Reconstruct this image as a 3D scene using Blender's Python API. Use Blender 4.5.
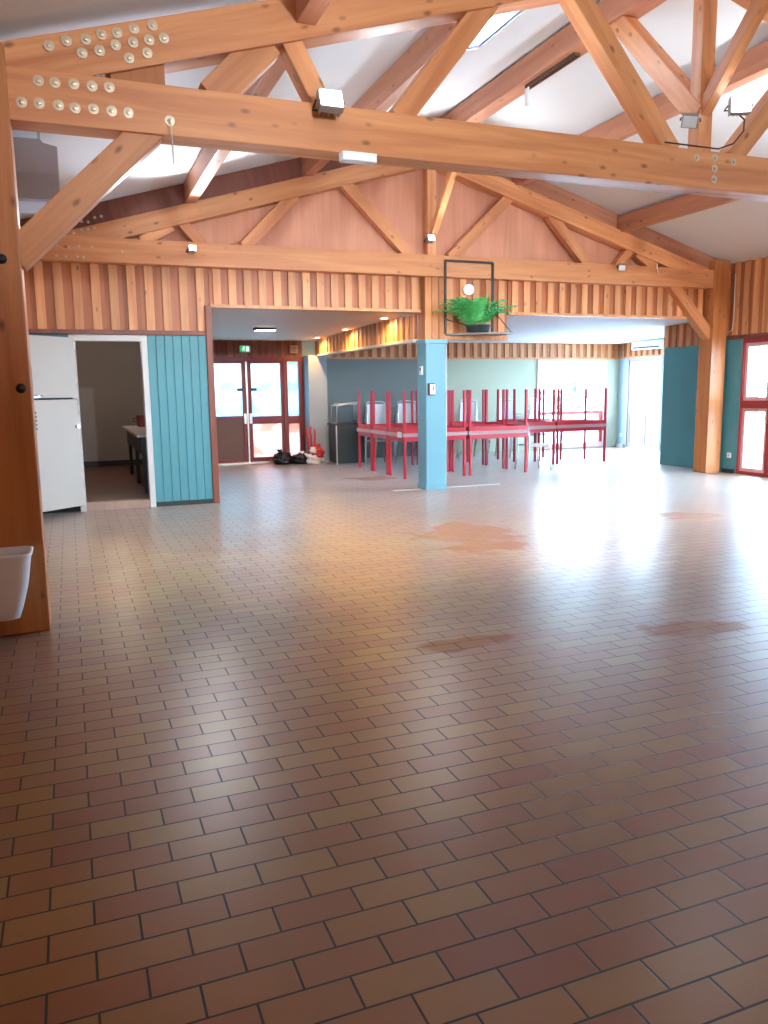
import bpy, bmesh, math, random
from mathutils import Vector, Matrix
random.seed(7)
scn = bpy.context.scene
for o in list(bpy.data.objects):
    bpy.data.objects.remove(o)
COL = scn.collection
PI = math.pi

# ------------------------------------------------------------------ camera
cam_d = bpy.data.cameras.new('camera')
cam = bpy.data.objects.new('camera', cam_d)
COL.objects.link(cam)
scn.camera = cam
cam_d.sensor_fit = 'AUTO'
cam_d.sensor_width = 36.0
cam_d.lens = 795.28 / 1024 * 36.0
cam_d.clip_start = 0.05
RW = Matrix(((0.93062723, -0.06782997, 0.35962767),
             (-0.36574099, -0.13773157, 0.92046920),
             (-0.01290332, -0.98814428, -0.15298495)))
c0 = RW @ Vector((1, 0, 0)); c1 = RW @ Vector((0, -1, 0)); c2 = RW @ Vector((0, 0, -1))
M = Matrix.Identity(4)
for i in range(3):
    M[i][0], M[i][1], M[i][2] = c0[i], c1[i], c2[i]
M[2][3] = 1.45
cam.matrix_world = M

# ------------------------------------------------------------------ world, light, exposure
SKY = 20.0
EXPOSURE = 1.32
LAMP_W = 95.0
WALL_FILL_W = 430.0
REAR_FILL_W = 230.0
UP_FILL_W = 85.0
BULB = 28.0
w = bpy.data.worlds.new('sky'); scn.world = w; w.use_nodes = True
nt = w.node_tree; nt.nodes.clear()
out = nt.nodes.new('ShaderNodeOutputWorld'); bg = nt.nodes.new('ShaderNodeBackground')
tc = nt.nodes.new('ShaderNodeTexCoord'); sp = nt.nodes.new('ShaderNodeSeparateXYZ'); cr = nt.nodes.new('ShaderNodeValToRGB')
cr.color_ramp.elements[0].position = 0.0; cr.color_ramp.elements[0].color = (0.58, 0.80, 1.0, 1)
cr.color_ramp.elements[1].position = 0.6; cr.color_ramp.elements[1].color = (0.45, 0.70, 1.0, 1)
nt.links.new(tc.outputs['Generated'], sp.inputs[0]); nt.links.new(sp.outputs['Z'], cr.inputs[0])
nt.links.new(cr.outputs[0], bg.inputs['Color']); bg.inputs['Strength'].default_value = SKY
nt.links.new(bg.outputs[0], out.inputs[0])
vs = scn.view_settings
vs.view_transform = 'Standard'; vs.look = 'None'; vs.exposure = EXPOSURE; vs.gamma = 1.0
vs.use_curve_mapping = False


def portal(loc, sx, sy, direction):
    """a light portal in a window opening: it emits nothing, it only guides the sky light in"""
    d = bpy.data.lights.new('daylight_portal', 'AREA'); d.shape = 'RECTANGLE'; d.size = sx; d.size_y = sy
    d.cycles.is_portal = True
    o = bpy.data.objects.new('daylight_portal', d); COL.objects.link(o)
    o.location = loc; o.rotation_euler = Vector(direction).to_track_quat('-Z', 'Z').to_euler()


portal((10.32, 7.8, 1.1), 4.7, 2.1, (-1, 0, 0))
portal((-0.70, 6.85, 1.6), 1.9, 1.1, (1, 0, 0))
portal((10.95, 16.0, 1.06), 1.9, 2.1, (0, -1, 0))
portal((12.45, 14.95, 1.1), 1.2, 2.1, (-1, 0, 0))
portal((12.45, 13.1, 1.1), 1.9, 2.1, (-1, 0, 0))

# ------------------------------------------------------------------ materials
MATS = {}


def newmat(name):
    m = bpy.data.materials.new(name); m.use_nodes = True
    n = m.node_tree; b = n.nodes['Principled BSDF']
    return m, n, b


def plain(name, col, rough=0.5, metal=0.0, var=0.06, spec=0.5, scale=6.0, bump=0.0, coat=0.0):
    if name in MATS: return MATS[name]
    m, n, b = newmat(name)
    tc = n.nodes.new('ShaderNodeTexCoord'); nz = n.nodes.new('ShaderNodeTexNoise')
    nz.inputs['Scale'].default_value = scale; nz.inputs['Detail'].default_value = 4
    n.links.new(tc.outputs['Object'], nz.inputs['Vector'])
    mx = n.nodes.new('ShaderNodeMix'); mx.data_type = 'RGBA'
    mx.inputs[6].default_value = (*[c * (1 - var) for c in col], 1)
    mx.inputs[7].default_value = (*[min(1, c * (1 + var)) for c in col], 1)
    n.links.new(nz.outputs['Fac'], mx.inputs[0]); n.links.new(mx.outputs[2], b.inputs['Base Color'])
    b.inputs['Roughness'].default_value = rough; b.inputs['Metallic'].default_value = metal
    b.inputs['Specular IOR Level'].default_value = spec
    b.inputs['Coat Weight'].default_value = coat
    if bump:
        bp = n.nodes.new('ShaderNodeBump'); bp.inputs['Strength'].default_value = bump; bp.inputs['Distance'].default_value = 0.01
        n.links.new(nz.outputs['Fac'], bp.inputs['Height']); n.links.new(bp.outputs[0], b.inputs['Normal'])
    MATS[name] = m
    return m


def wood(name, c_lo, c_hi, axis='X', rough=0.45, island=False, knots=True, spec=0.4, amp=0.22):
    """pine with long grain along one local axis, dark knots and a slight tone change from piece to piece"""
    m, n, b = newmat(name)
    tc = n.nodes.new('ShaderNodeTexCoord'); mp = n.nodes.new('ShaderNodeMapping')
    s = [9.0, 9.0, 9.0]; s['XYZ'.index(axis)] = 0.55
    mp.inputs['Scale'].default_value = s
    n.links.new(tc.outputs['Object'], mp.inputs['Vector'])
    info = n.nodes.new('ShaderNodeObjectInfo'); add = n.nodes.new('ShaderNodeVectorMath'); add.operation = 'ADD'
    rnd = info.outputs['Random']
    if island:
        geo = n.nodes.new('ShaderNodeNewGeometry'); rnd = geo.outputs['Random Per Island']
    ml = n.nodes.new('ShaderNodeMath'); ml.operation = 'MULTIPLY'; ml.inputs[1].default_value = 37.0
    n.links.new(rnd, ml.inputs[0]); n.links.new(mp.outputs[0], add.inputs[0]); n.links.new(ml.outputs[0], add.inputs[1])
    nz = n.nodes.new('ShaderNodeTexNoise'); nz.inputs['Scale'].default_value = 1.0; nz.inputs['Detail'].default_value = 6
    nz.inputs['Roughness'].default_value = 0.62; nz.inputs['Distortion'].default_value = 0.6
    n.links.new(add.outputs[0], nz.inputs['Vector'])
    rp = n.nodes.new('ShaderNodeValToRGB')
    rp.color_ramp.elements[0].position = 0.3; rp.color_ramp.elements[0].color = (*c_lo, 1)
    rp.color_ramp.elements[1].position = 0.68; rp.color_ramp.elements[1].color = (*c_hi, 1)
    n.links.new(nz.outputs['Fac'], rp.inputs[0])
    col = rp.outputs[0]
    if knots:
        mp2 = n.nodes.new('ShaderNodeMapping'); s2 = [8.0, 8.0, 8.0]; s2['XYZ'.index(axis)] = 4.0
        mp2.inputs['Scale'].default_value = s2
        add2 = n.nodes.new('ShaderNodeVectorMath'); add2.operation = 'ADD'
        n.links.new(tc.outputs['Object'], mp2.inputs['Vector'])
        n.links.new(mp2.outputs[0], add2.inputs[0]); n.links.new(ml.outputs[0], add2.inputs[1])
        vo = n.nodes.new('ShaderNodeTexVoronoi'); vo.inputs['Scale'].default_value = 1.0
        n.links.new(add2.outputs[0], vo.inputs['Vector'])
        kr = n.nodes.new('ShaderNodeValToRGB')
        kr.color_ramp.elements[0].position = 0.05; kr.color_ramp.elements[0].color = (1, 1, 1, 1)
        kr.color_ramp.elements[1].position = 0.17; kr.color_ramp.elements[1].color = (0, 0, 0, 1)
        n.links.new(vo.outputs['Distance'], kr.inputs[0])
        kf = n.nodes.new('ShaderNodeMath'); kf.operation = 'MULTIPLY'; kf.inputs[1].default_value = 0.75
        n.links.new(kr.outputs[0], kf.inputs[0])
        km = n.nodes.new('ShaderNodeMix'); km.data_type = 'RGBA'
        km.inputs[7].default_value = (*[c * 0.3 for c in c_lo], 1)
        n.links.new(kf.outputs[0], km.inputs[0]); n.links.new(col, km.inputs[6]); col = km.outputs[2]
    hv = n.nodes.new('ShaderNodeHueSaturation')
    mr = n.nodes.new('ShaderNodeMapRange'); mr.inputs['To Min'].default_value = 1 - amp; mr.inputs['To Max'].default_value = 1 + amp
    n.links.new(rnd, mr.inputs[0]); n.links.new(mr.outputs[0], hv.inputs['Value']); n.links.new(col, hv.inputs['Color'])
    n.links.new(hv.outputs[0], b.inputs['Base Color'])
    b.inputs['Roughness'].default_value = rough; b.inputs['Specular IOR Level'].default_value = spec
    bp = n.nodes.new('ShaderNodeBump'); bp.inputs['Strength'].default_value = 0.12; bp.inputs['Distance'].default_value = 0.01
    n.links.new(nz.outputs['Fac'], bp.inputs['Height']); n.links.new(bp.outputs[0], b.inputs['Normal'])
    MATS[name] = m
    return m


def emit(name, col, strength):
    if name in MATS: return MATS[name]
    m = bpy.data.materials.new(name); m.use_nodes = True
    n = m.node_tree; b = n.nodes['Principled BSDF']
    b.inputs['Base Color'].default_value = (*[c * 0.6 for c in col], 1)
    b.inputs['Emission Color'].default_value = (*col, 1); b.inputs['Emission Strength'].default_value = strength
    MATS[name] = m
    return m


def glass(name, tint=(0.95, 0.98, 1.0), gloss=0.08):
    m = bpy.data.materials.new(name); m.use_nodes = True
    n = m.node_tree; n.nodes.clear()
    o = n.nodes.new('ShaderNodeOutputMaterial'); t = n.nodes.new('ShaderNodeBsdfTransparent'); g = n.nodes.new('ShaderNodeBsdfGlossy')
    mx = n.nodes.new('ShaderNodeMixShader'); mx.inputs[0].default_value = gloss
    t.inputs['Color'].default_value = (*tint, 1); g.inputs['Roughness'].default_value = 0.03
    n.links.new(t.outputs[0], mx.inputs[1]); n.links.new(g.outputs[0], mx.inputs[2]); n.links.new(mx.outputs[0], o.inputs[0])
    MATS[name] = m
    return m


def frosted(name, tint):
    m = bpy.data.materials.new(name); m.use_nodes = True
    n = m.node_tree; n.nodes.clear()
    o = n.nodes.new('ShaderNodeOutputMaterial'); t = n.nodes.new('ShaderNodeBsdfTranslucent'); g = n.nodes.new('ShaderNodeBsdfTransparent')
    tc = n.nodes.new('ShaderNodeTexCoord'); nz = n.nodes.new('ShaderNodeTexNoise'); nz.inputs['Scale'].default_value = 2.5
    rp = n.nodes.new('ShaderNodeValToRGB')
    rp.color_ramp.elements[0].position = 0.38; rp.color_ramp.elements[0].color = (*tint, 1)
    rp.color_ramp.elements[1].position = 0.62; rp.color_ramp.elements[1].color = (0.33, 0.34, 0.35, 1)
    n.links.new(tc.outputs['Object'], nz.inputs['Vector']); n.links.new(nz.outputs['Fac'], rp.inputs[0])
    n.links.new(rp.outputs[0], t.inputs['Color'])
    mx = n.nodes.new('ShaderNodeMixShader'); mx.inputs[0].default_value = 0.01
    n.links.new(t.outputs[0], mx.inputs[1]); n.links.new(g.outputs[0], mx.inputs[2]); n.links.new(mx.outputs[0], o.inputs[0])
    MATS[name] = m
    return m


PINE = wood('pine_timber', (0.54, 0.195, 0.075), (0.78, 0.365, 0.155), 'X', rough=0.42, amp=0.12)
PINE_Z = wood('pine_post', (0.40, 0.135, 0.04), (0.60, 0.235, 0.075), 'Z', rough=0.42, amp=0.1)
PURLIN = wood('stained_purlin', (0.42, 0.165, 0.095), (0.60, 0.265, 0.15), 'X', rough=0.5, amp=0.1)
BATTEN = wood('batten_pine', (0.55, 0.225, 0.09), (0.80, 0.39, 0.17), 'Z', island=True, amp=0.16)
BOARD = wood('board_backing', (0.34, 0.105, 0.04), (0.50, 0.175, 0.07), 'Z', island=True, knots=False, amp=0.2)
PLY = wood('gable_plywood', (0.62, 0.265, 0.155), (0.74, 0.35, 0.215), 'Z', rough=0.5, knots=False, amp=0.05)
DARKB = wood('dark_stained_board', (0.15, 0.045, 0.03), (0.24, 0.075, 0.045), 'Z', island=True, knots=False, amp=0.25)
WHITE = plain('white_plaster', (0.80, 0.80, 0.80), 0.85, var=0.02, scale=3)
CEIL = plain('ceiling_board', (0.74, 0.77, 0.80), 0.8, var=0.02, scale=2)
ANNEXC = plain('shaded_corridor_ceiling', (0.68, 0.58, 0.47), 0.6, var=0.03, scale=2)  # corridor ceiling: its dimmer light is put into this beige
TEAL = plain('teal_paint', (0.075, 0.265, 0.30), 0.5, var=0.08, scale=3)
PILLAR = plain('pale_teal_paint', (0.15, 0.34, 0.41), 0.42, var=0.06, scale=3)
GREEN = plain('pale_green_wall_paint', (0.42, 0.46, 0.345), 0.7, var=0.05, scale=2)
GREY = plain('blue_grey_paint', (0.30, 0.34, 0.37), 0.5, var=0.04)
RED = plain('red_frame_paint', (0.36, 0.03, 0.028), 0.4, var=0.12)
ROSE = plain('rose_frame_paint', (0.76, 0.44, 0.42), 0.4, var=0.06)
TRED = plain('red_table_enamel', (0.50, 0.012, 0.03), 0.35, var=0.08)
LAM = plain('pale_laminate', (0.46, 0.30, 0.30), 0.35, var=0.05)
CREAM = plain('cream_door_paint', (0.46, 0.42, 0.37), 0.45, var=0.03, scale=2)
JAMB = plain('white_jamb_paint', (0.60, 0.59, 0.56), 0.45, var=0.03)
STEEL = plain('galvanised_steel', (0.72, 0.72, 0.70), 0.3, metal=0.9, var=0.1, scale=20)
BLACK = plain('black_steel', (0.018, 0.018, 0.02), 0.45, var=0.2)
PLASTIC = plain('white_plastic', (0.82, 0.86, 0.90), 0.32, var=0.02)
DARK = plain('charcoal_board', (0.025, 0.04, 0.04), 0.5, var=0.2)
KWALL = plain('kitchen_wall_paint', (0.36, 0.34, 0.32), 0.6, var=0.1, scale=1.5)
WORK = plain('worktop_laminate', (0.45, 0.42, 0.40), 0.4)
HEAT = plain('grey_heater_casing', (0.46, 0.48, 0.51), 0.45, metal=0.2, var=0.05)
LEAF = plain('fern_leaf', (0.09, 0.48, 0.13), 0.45, var=0.5, scale=14)
TREE = plain('tree_leaf', (0.20, 0.42, 0.38), 0.6, var=0.4, scale=5)
BARK = plain('bark', (0.2, 0.14, 0.1), 0.8, var=0.2)
STONE = plain('pale_paving', (0.62, 0.61, 0.58), 0.8, var=0.08, scale=1)
BAGM = plain('black_bag_plastic', (0.012, 0.013, 0.016), 0.25, var=0.2)
REDC = plain('red_cloth', (0.50, 0.04, 0.04), 0.6, var=0.2)
WHTC = plain('white_cloth', (0.78, 0.74, 0.74), 0.6, var=0.05)
SEATM = plain('pale_chair_shell', (0.62, 0.64, 0.68), 0.4, var=0.05)
BRICKR = plain('door_kick_panel', (0.13, 0.06, 0.045), 0.5, var=0.12)
DOORP = plain('pale_rose_door_paint', (0.40, 0.34, 0.35), 0.45)
GLASS = glass('window_glass')
FROST = frosted('frosted_glass', (0.20, 0.33, 0.35))
FROSTR = frosted('frosted_glass_rosy', (0.36, 0.17, 0.13))
DRED = plain('shaded_red_door', (0.17, 0.018, 0.020), 0.4, var=0.12)  # frame red with the corridor's dimness put into the colour
BULBM = emit('lamp_glow', (0.92, 0.97, 1.0), BULB)
TUBEM = emit('tube_glow', (0.95, 0.93, 1.0), 4.0)
WARMM = emit('downlight_glow', (1.0, 0.9, 0.75), 25.0)
EXITM = emit('exit_green', (0.01, 0.30, 0.10), 0.7)
DIFF = emit('lit_diffuser', (0.96, 0.97, 1.0), 0.35)


def floor_mat():
    m, n, b = newmat('terracotta_paver_floor')
    tc = n.nodes.new('ShaderNodeTexCoord'); mp = n.nodes.new('ShaderNodeMapping')
    mp.inputs['Location'].default_value = (0.148 + 0.235 * 3, -1.927 + 0.113 * 40, 0)
    n.links.new(tc.outputs['Object'], mp.inputs['Vector'])
    br = n.nodes.new('ShaderNodeTexBrick'); br.offset = 0.5; br.squash = 1.0
    br.inputs['Scale'].default_value = 1.0; br.inputs['Brick Width'].default_value = 0.235; br.inputs['Row Height'].default_value = 0.113
    br.inputs['Mortar Size'].default_value = 0.0038; br.inputs['Mortar Smooth'].default_value = 0.25; br.inputs['Bias'].default_value = 0.0
    br.inputs['Color1'].default_value = (0.215, 0.068, 0.024, 1); br.inputs['Color2'].default_value = (0.245, 0.126, 0.027, 1)
    br.inputs['Mortar'].default_value = (0.014, 0.008, 0.006, 1)
    n.links.new(mp.outputs[0], br.inputs['Vector'])
    nz = n.nodes.new('ShaderNodeTexNoise'); nz.inputs['Scale'].default_value = 0.8; nz.inputs['Detail'].default_value = 5
    n.links.new(tc.outputs['Object'], nz.inputs['Vector'])
    hv = n.nodes.new('ShaderNodeHueSaturation')
    mr = n.nodes.new('ShaderNodeMapRange'); mr.inputs['From Min'].default_value = 0.3; mr.inputs['From Max'].default_value = 0.7
    mr.inputs['To Min'].default_value = 0.82; mr.inputs['To Max'].default_value = 1.2
    n.links.new(nz.outputs['Fac'], mr.inputs[0]); n.links.new(mr.outputs[0], hv.inputs['Value']); n.links.new(br.outputs['Color'], hv.inputs['Color'])
    # worn patches where the sealer has gone (each has its own place and outline)
    acc = None
    nz2 = n.nodes.new('ShaderNodeTexNoise'); nz2.inputs['Scale'].default_value = 2.2; nz2.inputs['Detail'].default_value = 4
    n.links.new(tc.outputs['Object'], nz2.inputs['Vector'])
    for (px, py, rx, ry) in ((3.65, 7.1, 0.6, 0.6), (3.5, 6.35, 0.5, 0.3), (3.42, 3.62, 0.42, 0.2), (4.5, 12.2, 0.5, 0.35), (2.1, 3.95, 0.4, 0.12), (6.4, 7.0, 0.5, 0.3)):
        q = n.nodes.new('ShaderNodeMapping'); q.vector_type = 'POINT'
        q.inputs['Location'].default_value = (-px / rx, -py / ry, 0); q.inputs['Scale'].default_value = (1 / rx, 1 / ry, 0)
        ln = n.nodes.new('ShaderNodeVectorMath'); ln.operation = 'LENGTH'
        n.links.new(tc.outputs['Object'], q.inputs['Vector']); n.links.new(q.outputs[0], ln.inputs[0])
        a = n.nodes.new('ShaderNodeMath'); a.operation = 'MULTIPLY_ADD'; a.inputs[1].default_value = 2.6; a.inputs[2].default_value = -1.15
        n.links.new(nz2.outputs['Fac'], a.inputs[0])
        s = n.nodes.new('ShaderNodeMath'); s.operation = 'ADD'; n.links.new(ln.outputs['Value'], s.inputs[0]); n.links.new(a.outputs[0], s.inputs[1])
        r = n.nodes.new('ShaderNodeMapRange'); r.inputs['From Min'].default_value = 0.75; r.inputs['From Max'].default_value = 1.05
        r.inputs['To Min'].default_value = 1.0; r.inputs['To Max'].default_value = 0.0
        n.links.new(s.outputs[0], r.inputs[0])
        if acc is None: acc = r.outputs[0]
        else:
            mxx = n.nodes.new('ShaderNodeMath'); mxx.operation = 'MAXIMUM'
            n.links.new(acc, mxx.inputs[0]); n.links.new(r.outputs[0], mxx.inputs[1]); acc = mxx.outputs[0]
    wm = n.nodes.new('ShaderNodeMix'); wm.data_type = 'RGBA'; wm.inputs[7].default_value = (0.30, 0.085, 0.035, 1)
    wf = n.nodes.new('ShaderNodeMath'); wf.operation = 'MULTIPLY'; wf.inputs[1].default_value = 0.3
    n.links.new(acc, wf.inputs[0]); n.links.new(wf.outputs[0], wm.inputs[0]); n.links.new(hv.outputs[0], wm.inputs[6])
    # the expansion joint under the front truss
    sx = n.nodes.new('ShaderNodeSeparateXYZ'); n.links.new(tc.outputs['Object'], sx.inputs[0])
    dj = n.nodes.new('ShaderNodeMath'); dj.operation = 'COMPARE'; dj.inputs[1].default_value = 5.245; dj.inputs[2].default_value = 0.008
    n.links.new(sx.outputs['Y'], dj.inputs[0])
    jm = n.nodes.new('ShaderNodeMix'); jm.data_type = 'RGBA'; jm.inputs[7].default_value = (0.09, 0.03, 0.02, 1)
    n.links.new(dj.outputs[0], jm.inputs[0]); n.links.new(wm.outputs[2], jm.inputs[6])
    n.links.new(jm.outputs[2], b.inputs['Base Color'])
    # gloss: sealed tiles, dull joints and worn patches
    nz3 = n.nodes.new('ShaderNodeTexNoise'); nz3.inputs['Scale'].default_value = 1.6; nz3.inputs['Detail'].default_value = 6
    n.links.new(tc.outputs['Object'], nz3.inputs['Vector'])
    rr = n.nodes.new('ShaderNodeMapRange'); rr.inputs['From Min'].default_value = 0.0; rr.inputs['From Max'].default_value = 1.0
    rr.inputs['To Min'].default_value = 0.24; rr.inputs['To Max'].default_value = 0.40
    n.links.new(nz3.outputs['Fac'], rr.inputs[0])
    ra = n.nodes.new('ShaderNodeMath'); ra.operation = 'MULTIPLY_ADD'; ra.inputs[1].default_value = 0.35
    n.links.new(br.outputs['Fac'], ra.inputs[0]); n.links.new(rr.outputs[0], ra.inputs[2])
    rb = n.nodes.new('ShaderNodeMath'); rb.operation = 'MULTIPLY_ADD'; rb.inputs[1].default_value = 0.25
    n.links.new(acc, rb.inputs[0]); n.links.new(ra.outputs[0], rb.inputs[2])
    n.links.new(rb.outputs[0], b.inputs['Roughness'])
    b.inputs['Sheen Roughness'].default_value = 0.24; b.inputs['Sheen Tint'].default_value = (1.0, 0.97, 0.93, 1)   # pale sheen stands in for glare at grazing angles
    sw = n.nodes.new('ShaderNodeMapRange'); sw.inputs['To Min'].default_value = 0.34; sw.inputs['To Max'].default_value = 0.19
    n.links.new(acc, sw.inputs[0]); n.links.new(sw.outputs[0], b.inputs['Sheen Weight'])
    b.inputs['Coat Weight'].default_value = 0.6; b.inputs['Coat Roughness'].default_value = 0.36; b.inputs['Coat IOR'].default_value = 1.3
    cw = n.nodes.new('ShaderNodeMapRange'); cw.inputs['To Min'].default_value = 0.6; cw.inputs['To Max'].default_value = 0.1
    n.links.new(acc, cw.inputs[0]); n.links.new(cw.outputs[0], b.inputs['Coat Weight'])
    sp_ = n.nodes.new('ShaderNodeMapRange'); sp_.inputs['To Min'].default_value = 0.18; sp_.inputs['To Max'].default_value = 0.25
    n.links.new(acc, sp_.inputs[0]); n.links.new(sp_.outputs[0], b.inputs['Specular IOR Level'])
    bp = n.nodes.new('ShaderNodeBump'); bp.inputs['Strength'].default_value = 0.35; bp.inputs['Distance'].default_value = 0.004; bp.invert = True
    n.links.new(br.outputs['Fac'], bp.inputs['Height']); n.links.new(bp.outputs[0], b.inputs['Normal'])
    MATS['floor'] = m
    return m


FLOOR = floor_mat()

# ------------------------------------------------------------------ mesh helpers


def box(bm, x0, x1, y0, y1, z0, z1, mi=0, bev=0.0):
    g = bmesh.ops.create_cube(bm, size=1.0)
    vs_ = g['verts']
    for v in vs_:
        v.co = Vector(((x0 + x1) / 2 + v.co.x * (x1 - x0), (y0 + y1) / 2 + v.co.y * (y1 - y0), (z0 + z1) / 2 + v.co.z * (z1 - z0)))
    fs = set(f for v in vs_ for f in v.link_faces)
    for f in fs: f.material_index = mi
    if bev:
        es = list(set(e for v in vs_ for e in v.link_edges))
        r = bmesh.ops.bevel(bm, geom=es, offset=bev, segments=2, affect='EDGES', profile=0.6)
        for f in r['faces']: f.material_index = mi
    return bm


def frame_axes(p0, p1, up):
    p0 = Vector(p0); p1 = Vector(p1); x = (p1 - p0).normalized(); u = Vector(up)
    y = u.cross(x).normalized(); z = x.cross(y).normalized()
    m = Matrix.Identity(4)
    for i in range(3): m[i][0], m[i][1], m[i][2], m[i][3] = x[i], y[i], z[i], p0[i]
    return m, (p1 - p0).length


def bar(bm, p0, p1, wy, wz, up=(0, 0, 1), mi=0, bev=0.0):
    m, L = frame_axes(p0, p1, up)
    t = bmesh.new(); box(t, 0, L, -wy / 2, wy / 2, -wz / 2, wz / 2, mi, bev)
    t.transform(m); join(bm, t)


def join(bm, t):
    me = bpy.data.meshes.new('tmp'); t.to_mesh(me); t.free(); bm.from_mesh(me); bpy.data.meshes.remove(me)


def cyl(bm, p0, p1, r0, r1=None, seg=16, mi=0, caps=True):
    m, L = frame_axes(p0, p1, (0, 0, 1) if abs((Vector(p1) - Vector(p0)).normalized().z) < 0.95 else (0, 1, 0))
    r1 = r0 if r1 is None else r1
    t = bmesh.new()
    ra = [t.verts.new((0, r0 * math.cos(2 * PI * k / seg), r0 * math.sin(2 * PI * k / seg))) for k in range(seg)]
    rb = [t.verts.new((L, r1 * math.cos(2 * PI * k / seg), r1 * math.sin(2 * PI * k / seg))) for k in range(seg)]
    for k in range(seg):
        f = t.faces.new((ra[k], ra[(k + 1) % seg], rb[(k + 1) % seg], rb[k])); f.smooth = True; f.material_index = mi
    if caps:
        f = t.faces.new(ra[::-1]); f.material_index = mi
        f = t.faces.new(rb); f.material_index = mi
    t.transform(m); join(bm, t)


def tube(bm, pts, r, seg=8, mi=0):
    pts = [Vector(p) for p in pts]
    rings = []
    prev = None
    for i, p in enumerate(pts):
        d = (pts[min(i + 1, len(pts) - 1)] - pts[max(i - 1, 0)]).normalized()
        if prev is None:
            a = d.orthogonal().normalized()
        else:
            a = (prev - d * prev.dot(d)).normalized()
        prev = a; b_ = d.cross(a)
        rings.append([bm.verts.new(p + a * r * math.cos(2 * PI * k / seg) + b_ * r * math.sin(2 * PI * k / seg)) for k in range(seg)])
    for i in range(len(rings) - 1):
        for k in range(seg):
            f = bm.faces.new((rings[i][k], rings[i][(k + 1) % seg], rings[i + 1][(k + 1) % seg], rings[i + 1][k])); f.smooth = True; f.material_index = mi
    f = bm.faces.new(rings[0][::-1]); f.material_index = mi
    f = bm.faces.new(rings[-1]); f.material_index = mi


def lathe(bm, c, prof, axis=(0, 0, 1), seg=24, mi=0):
    """prof: (radius, height) pairs along the axis from c"""
    q = Vector((0, 0, 1)).rotation_difference(Vector(axis)).to_matrix().to_4x4(); q.translation = Vector(c)
    t = bmesh.new(); rings = []
    for r, h in prof:
        rings.append([t.verts.new((max(r, 1e-4) * math.cos(2 * PI * k / seg), max(r, 1e-4) * math.sin(2 * PI * k / seg), h)) for k in range(seg)])
    for i in range(len(rings) - 1):
        for k in range(seg):
            f = t.faces.new((rings[i][k], rings[i][(k + 1) % seg], rings[i + 1][(k + 1) % seg], rings[i + 1][k])); f.smooth = True; f.material_index = mi
    t.faces.new(rings[0][::-1]).material_index = mi; t.faces.new(rings[-1]).material_index = mi
    t.transform(q); join(bm, t)


def poly_prism(bm, pts, y0, y1, mi=0):
    """polygon in XZ extruded along Y"""
    a = [bm.verts.new((x, y0, z)) for x, z in pts]; b_ = [bm.verts.new((x, y1, z)) for x, z in pts]
    n = len(pts)
    bm.faces.new(a).material_index = mi; bm.faces.new(b_[::-1]).material_index = mi
    for k in range(n):
        bm.faces.new((a[k], b_[k], b_[(k + 1) % n], a[(k + 1) % n])).material_index = mi


ROOTM = {}


def tag(o, label=None, cat=None, group=None, kind=None):
    if label: o['label'] = label
    if cat: o['category'] = cat
    if group: o['group'] = group
    if kind: o['kind'] = kind
    return o


def thing(name, label, cat, loc, rz=0.0, group=None, kind=None):
    o = bpy.data.objects.new(name, None); COL.objects.link(o)
    o.location = loc; o.rotation_euler = (0, 0, rz); o.empty_display_size = 0.1
    ROOTM[o.name] = Matrix.Translation(Vector(loc)) @ Matrix.Rotation(rz, 4, 'Z')
    return tag(o, label, cat, group, kind)


def obj(name, bm, mats, parent=None, origin=None, local=False):
    """one mesh object; bm is in world coordinates (or in the parent's when local=True)"""
    bmesh.ops.recalc_face_normals(bm, faces=bm.faces)
    me = bpy.data.meshes.new(name)
    off = Vector((0, 0, 0)); inv = Matrix.Identity(4)
    if parent is not None and not local: inv = ROOTM[parent.name].inverted()
    bm.transform(inv)
    xs = [v.co for v in bm.verts]
    lo = Vector([min(c[i] for c in xs) for i in range(3)]); hi = Vector([max(c[i] for c in xs) for i in range(3)])
    off = Vector(((lo.x + hi.x) / 2, (lo.y + hi.y) / 2, lo.z)) if origin is None else Vector(origin)
    bm.transform(Matrix.Translation(-off))
    bm.to_mesh(me); bm.free()
    for m in (mats if isinstance(mats, (list, tuple)) else [mats]): me.materials.append(m)
    o = bpy.data.objects.new(name, me); COL.objects.link(o); o.location = off
    base = ROOTM[parent.name] if parent is not None else Matrix.Identity(4)
    if parent is not None: o.parent = parent
    ROOTM[o.name] = base @ Matrix.Translation(off)
    return o


def beam(name, p0, p1, wy, wz, mat, parent=None, up=(0, 0, 1), bev=0.008):
    """a timber whose own local X runs along its length, so the grain follows it"""
    m, L = frame_axes(p0, p1, up)
    bm = bmesh.new(); box(bm, 0, L, -wy / 2, wy / 2, -wz / 2, wz / 2, 0, bev)
    bmesh.ops.recalc_face_normals(bm, faces=bm.faces)
    me = bpy.data.meshes.new(name); bm.to_mesh(me); bm.free(); me.materials.append(mat)
    o = bpy.data.objects.new(name, me); COL.objects.link(o)
    if parent is not None:
        o.parent = parent; o.matrix_local = ROOTM[parent.name].inverted() @ m
    else: o.matrix_world = m
    ROOTM[o.name] = m.copy()
    return o


def struct(name, bm, mats, parent=None, origin=(0, 0, 0)):
    o = obj(name, bm, mats, parent, origin=origin if parent is None else None)
    if parent is None: o['kind'] = 'structure'
    return o


def sroot(name, loc):
    return thing(name, None, None, loc, 0, None, 'structure')


def B(*a, **k):
    bm = bmesh.new(); box(bm, *a, **k); return bm


def copy_tree(o, parent=None):
    c = o.copy(); COL.objects.link(c)
    if parent is not None: c.parent = parent
    for ch in list(o.children): copy_tree(ch, c)
    return c


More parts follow.
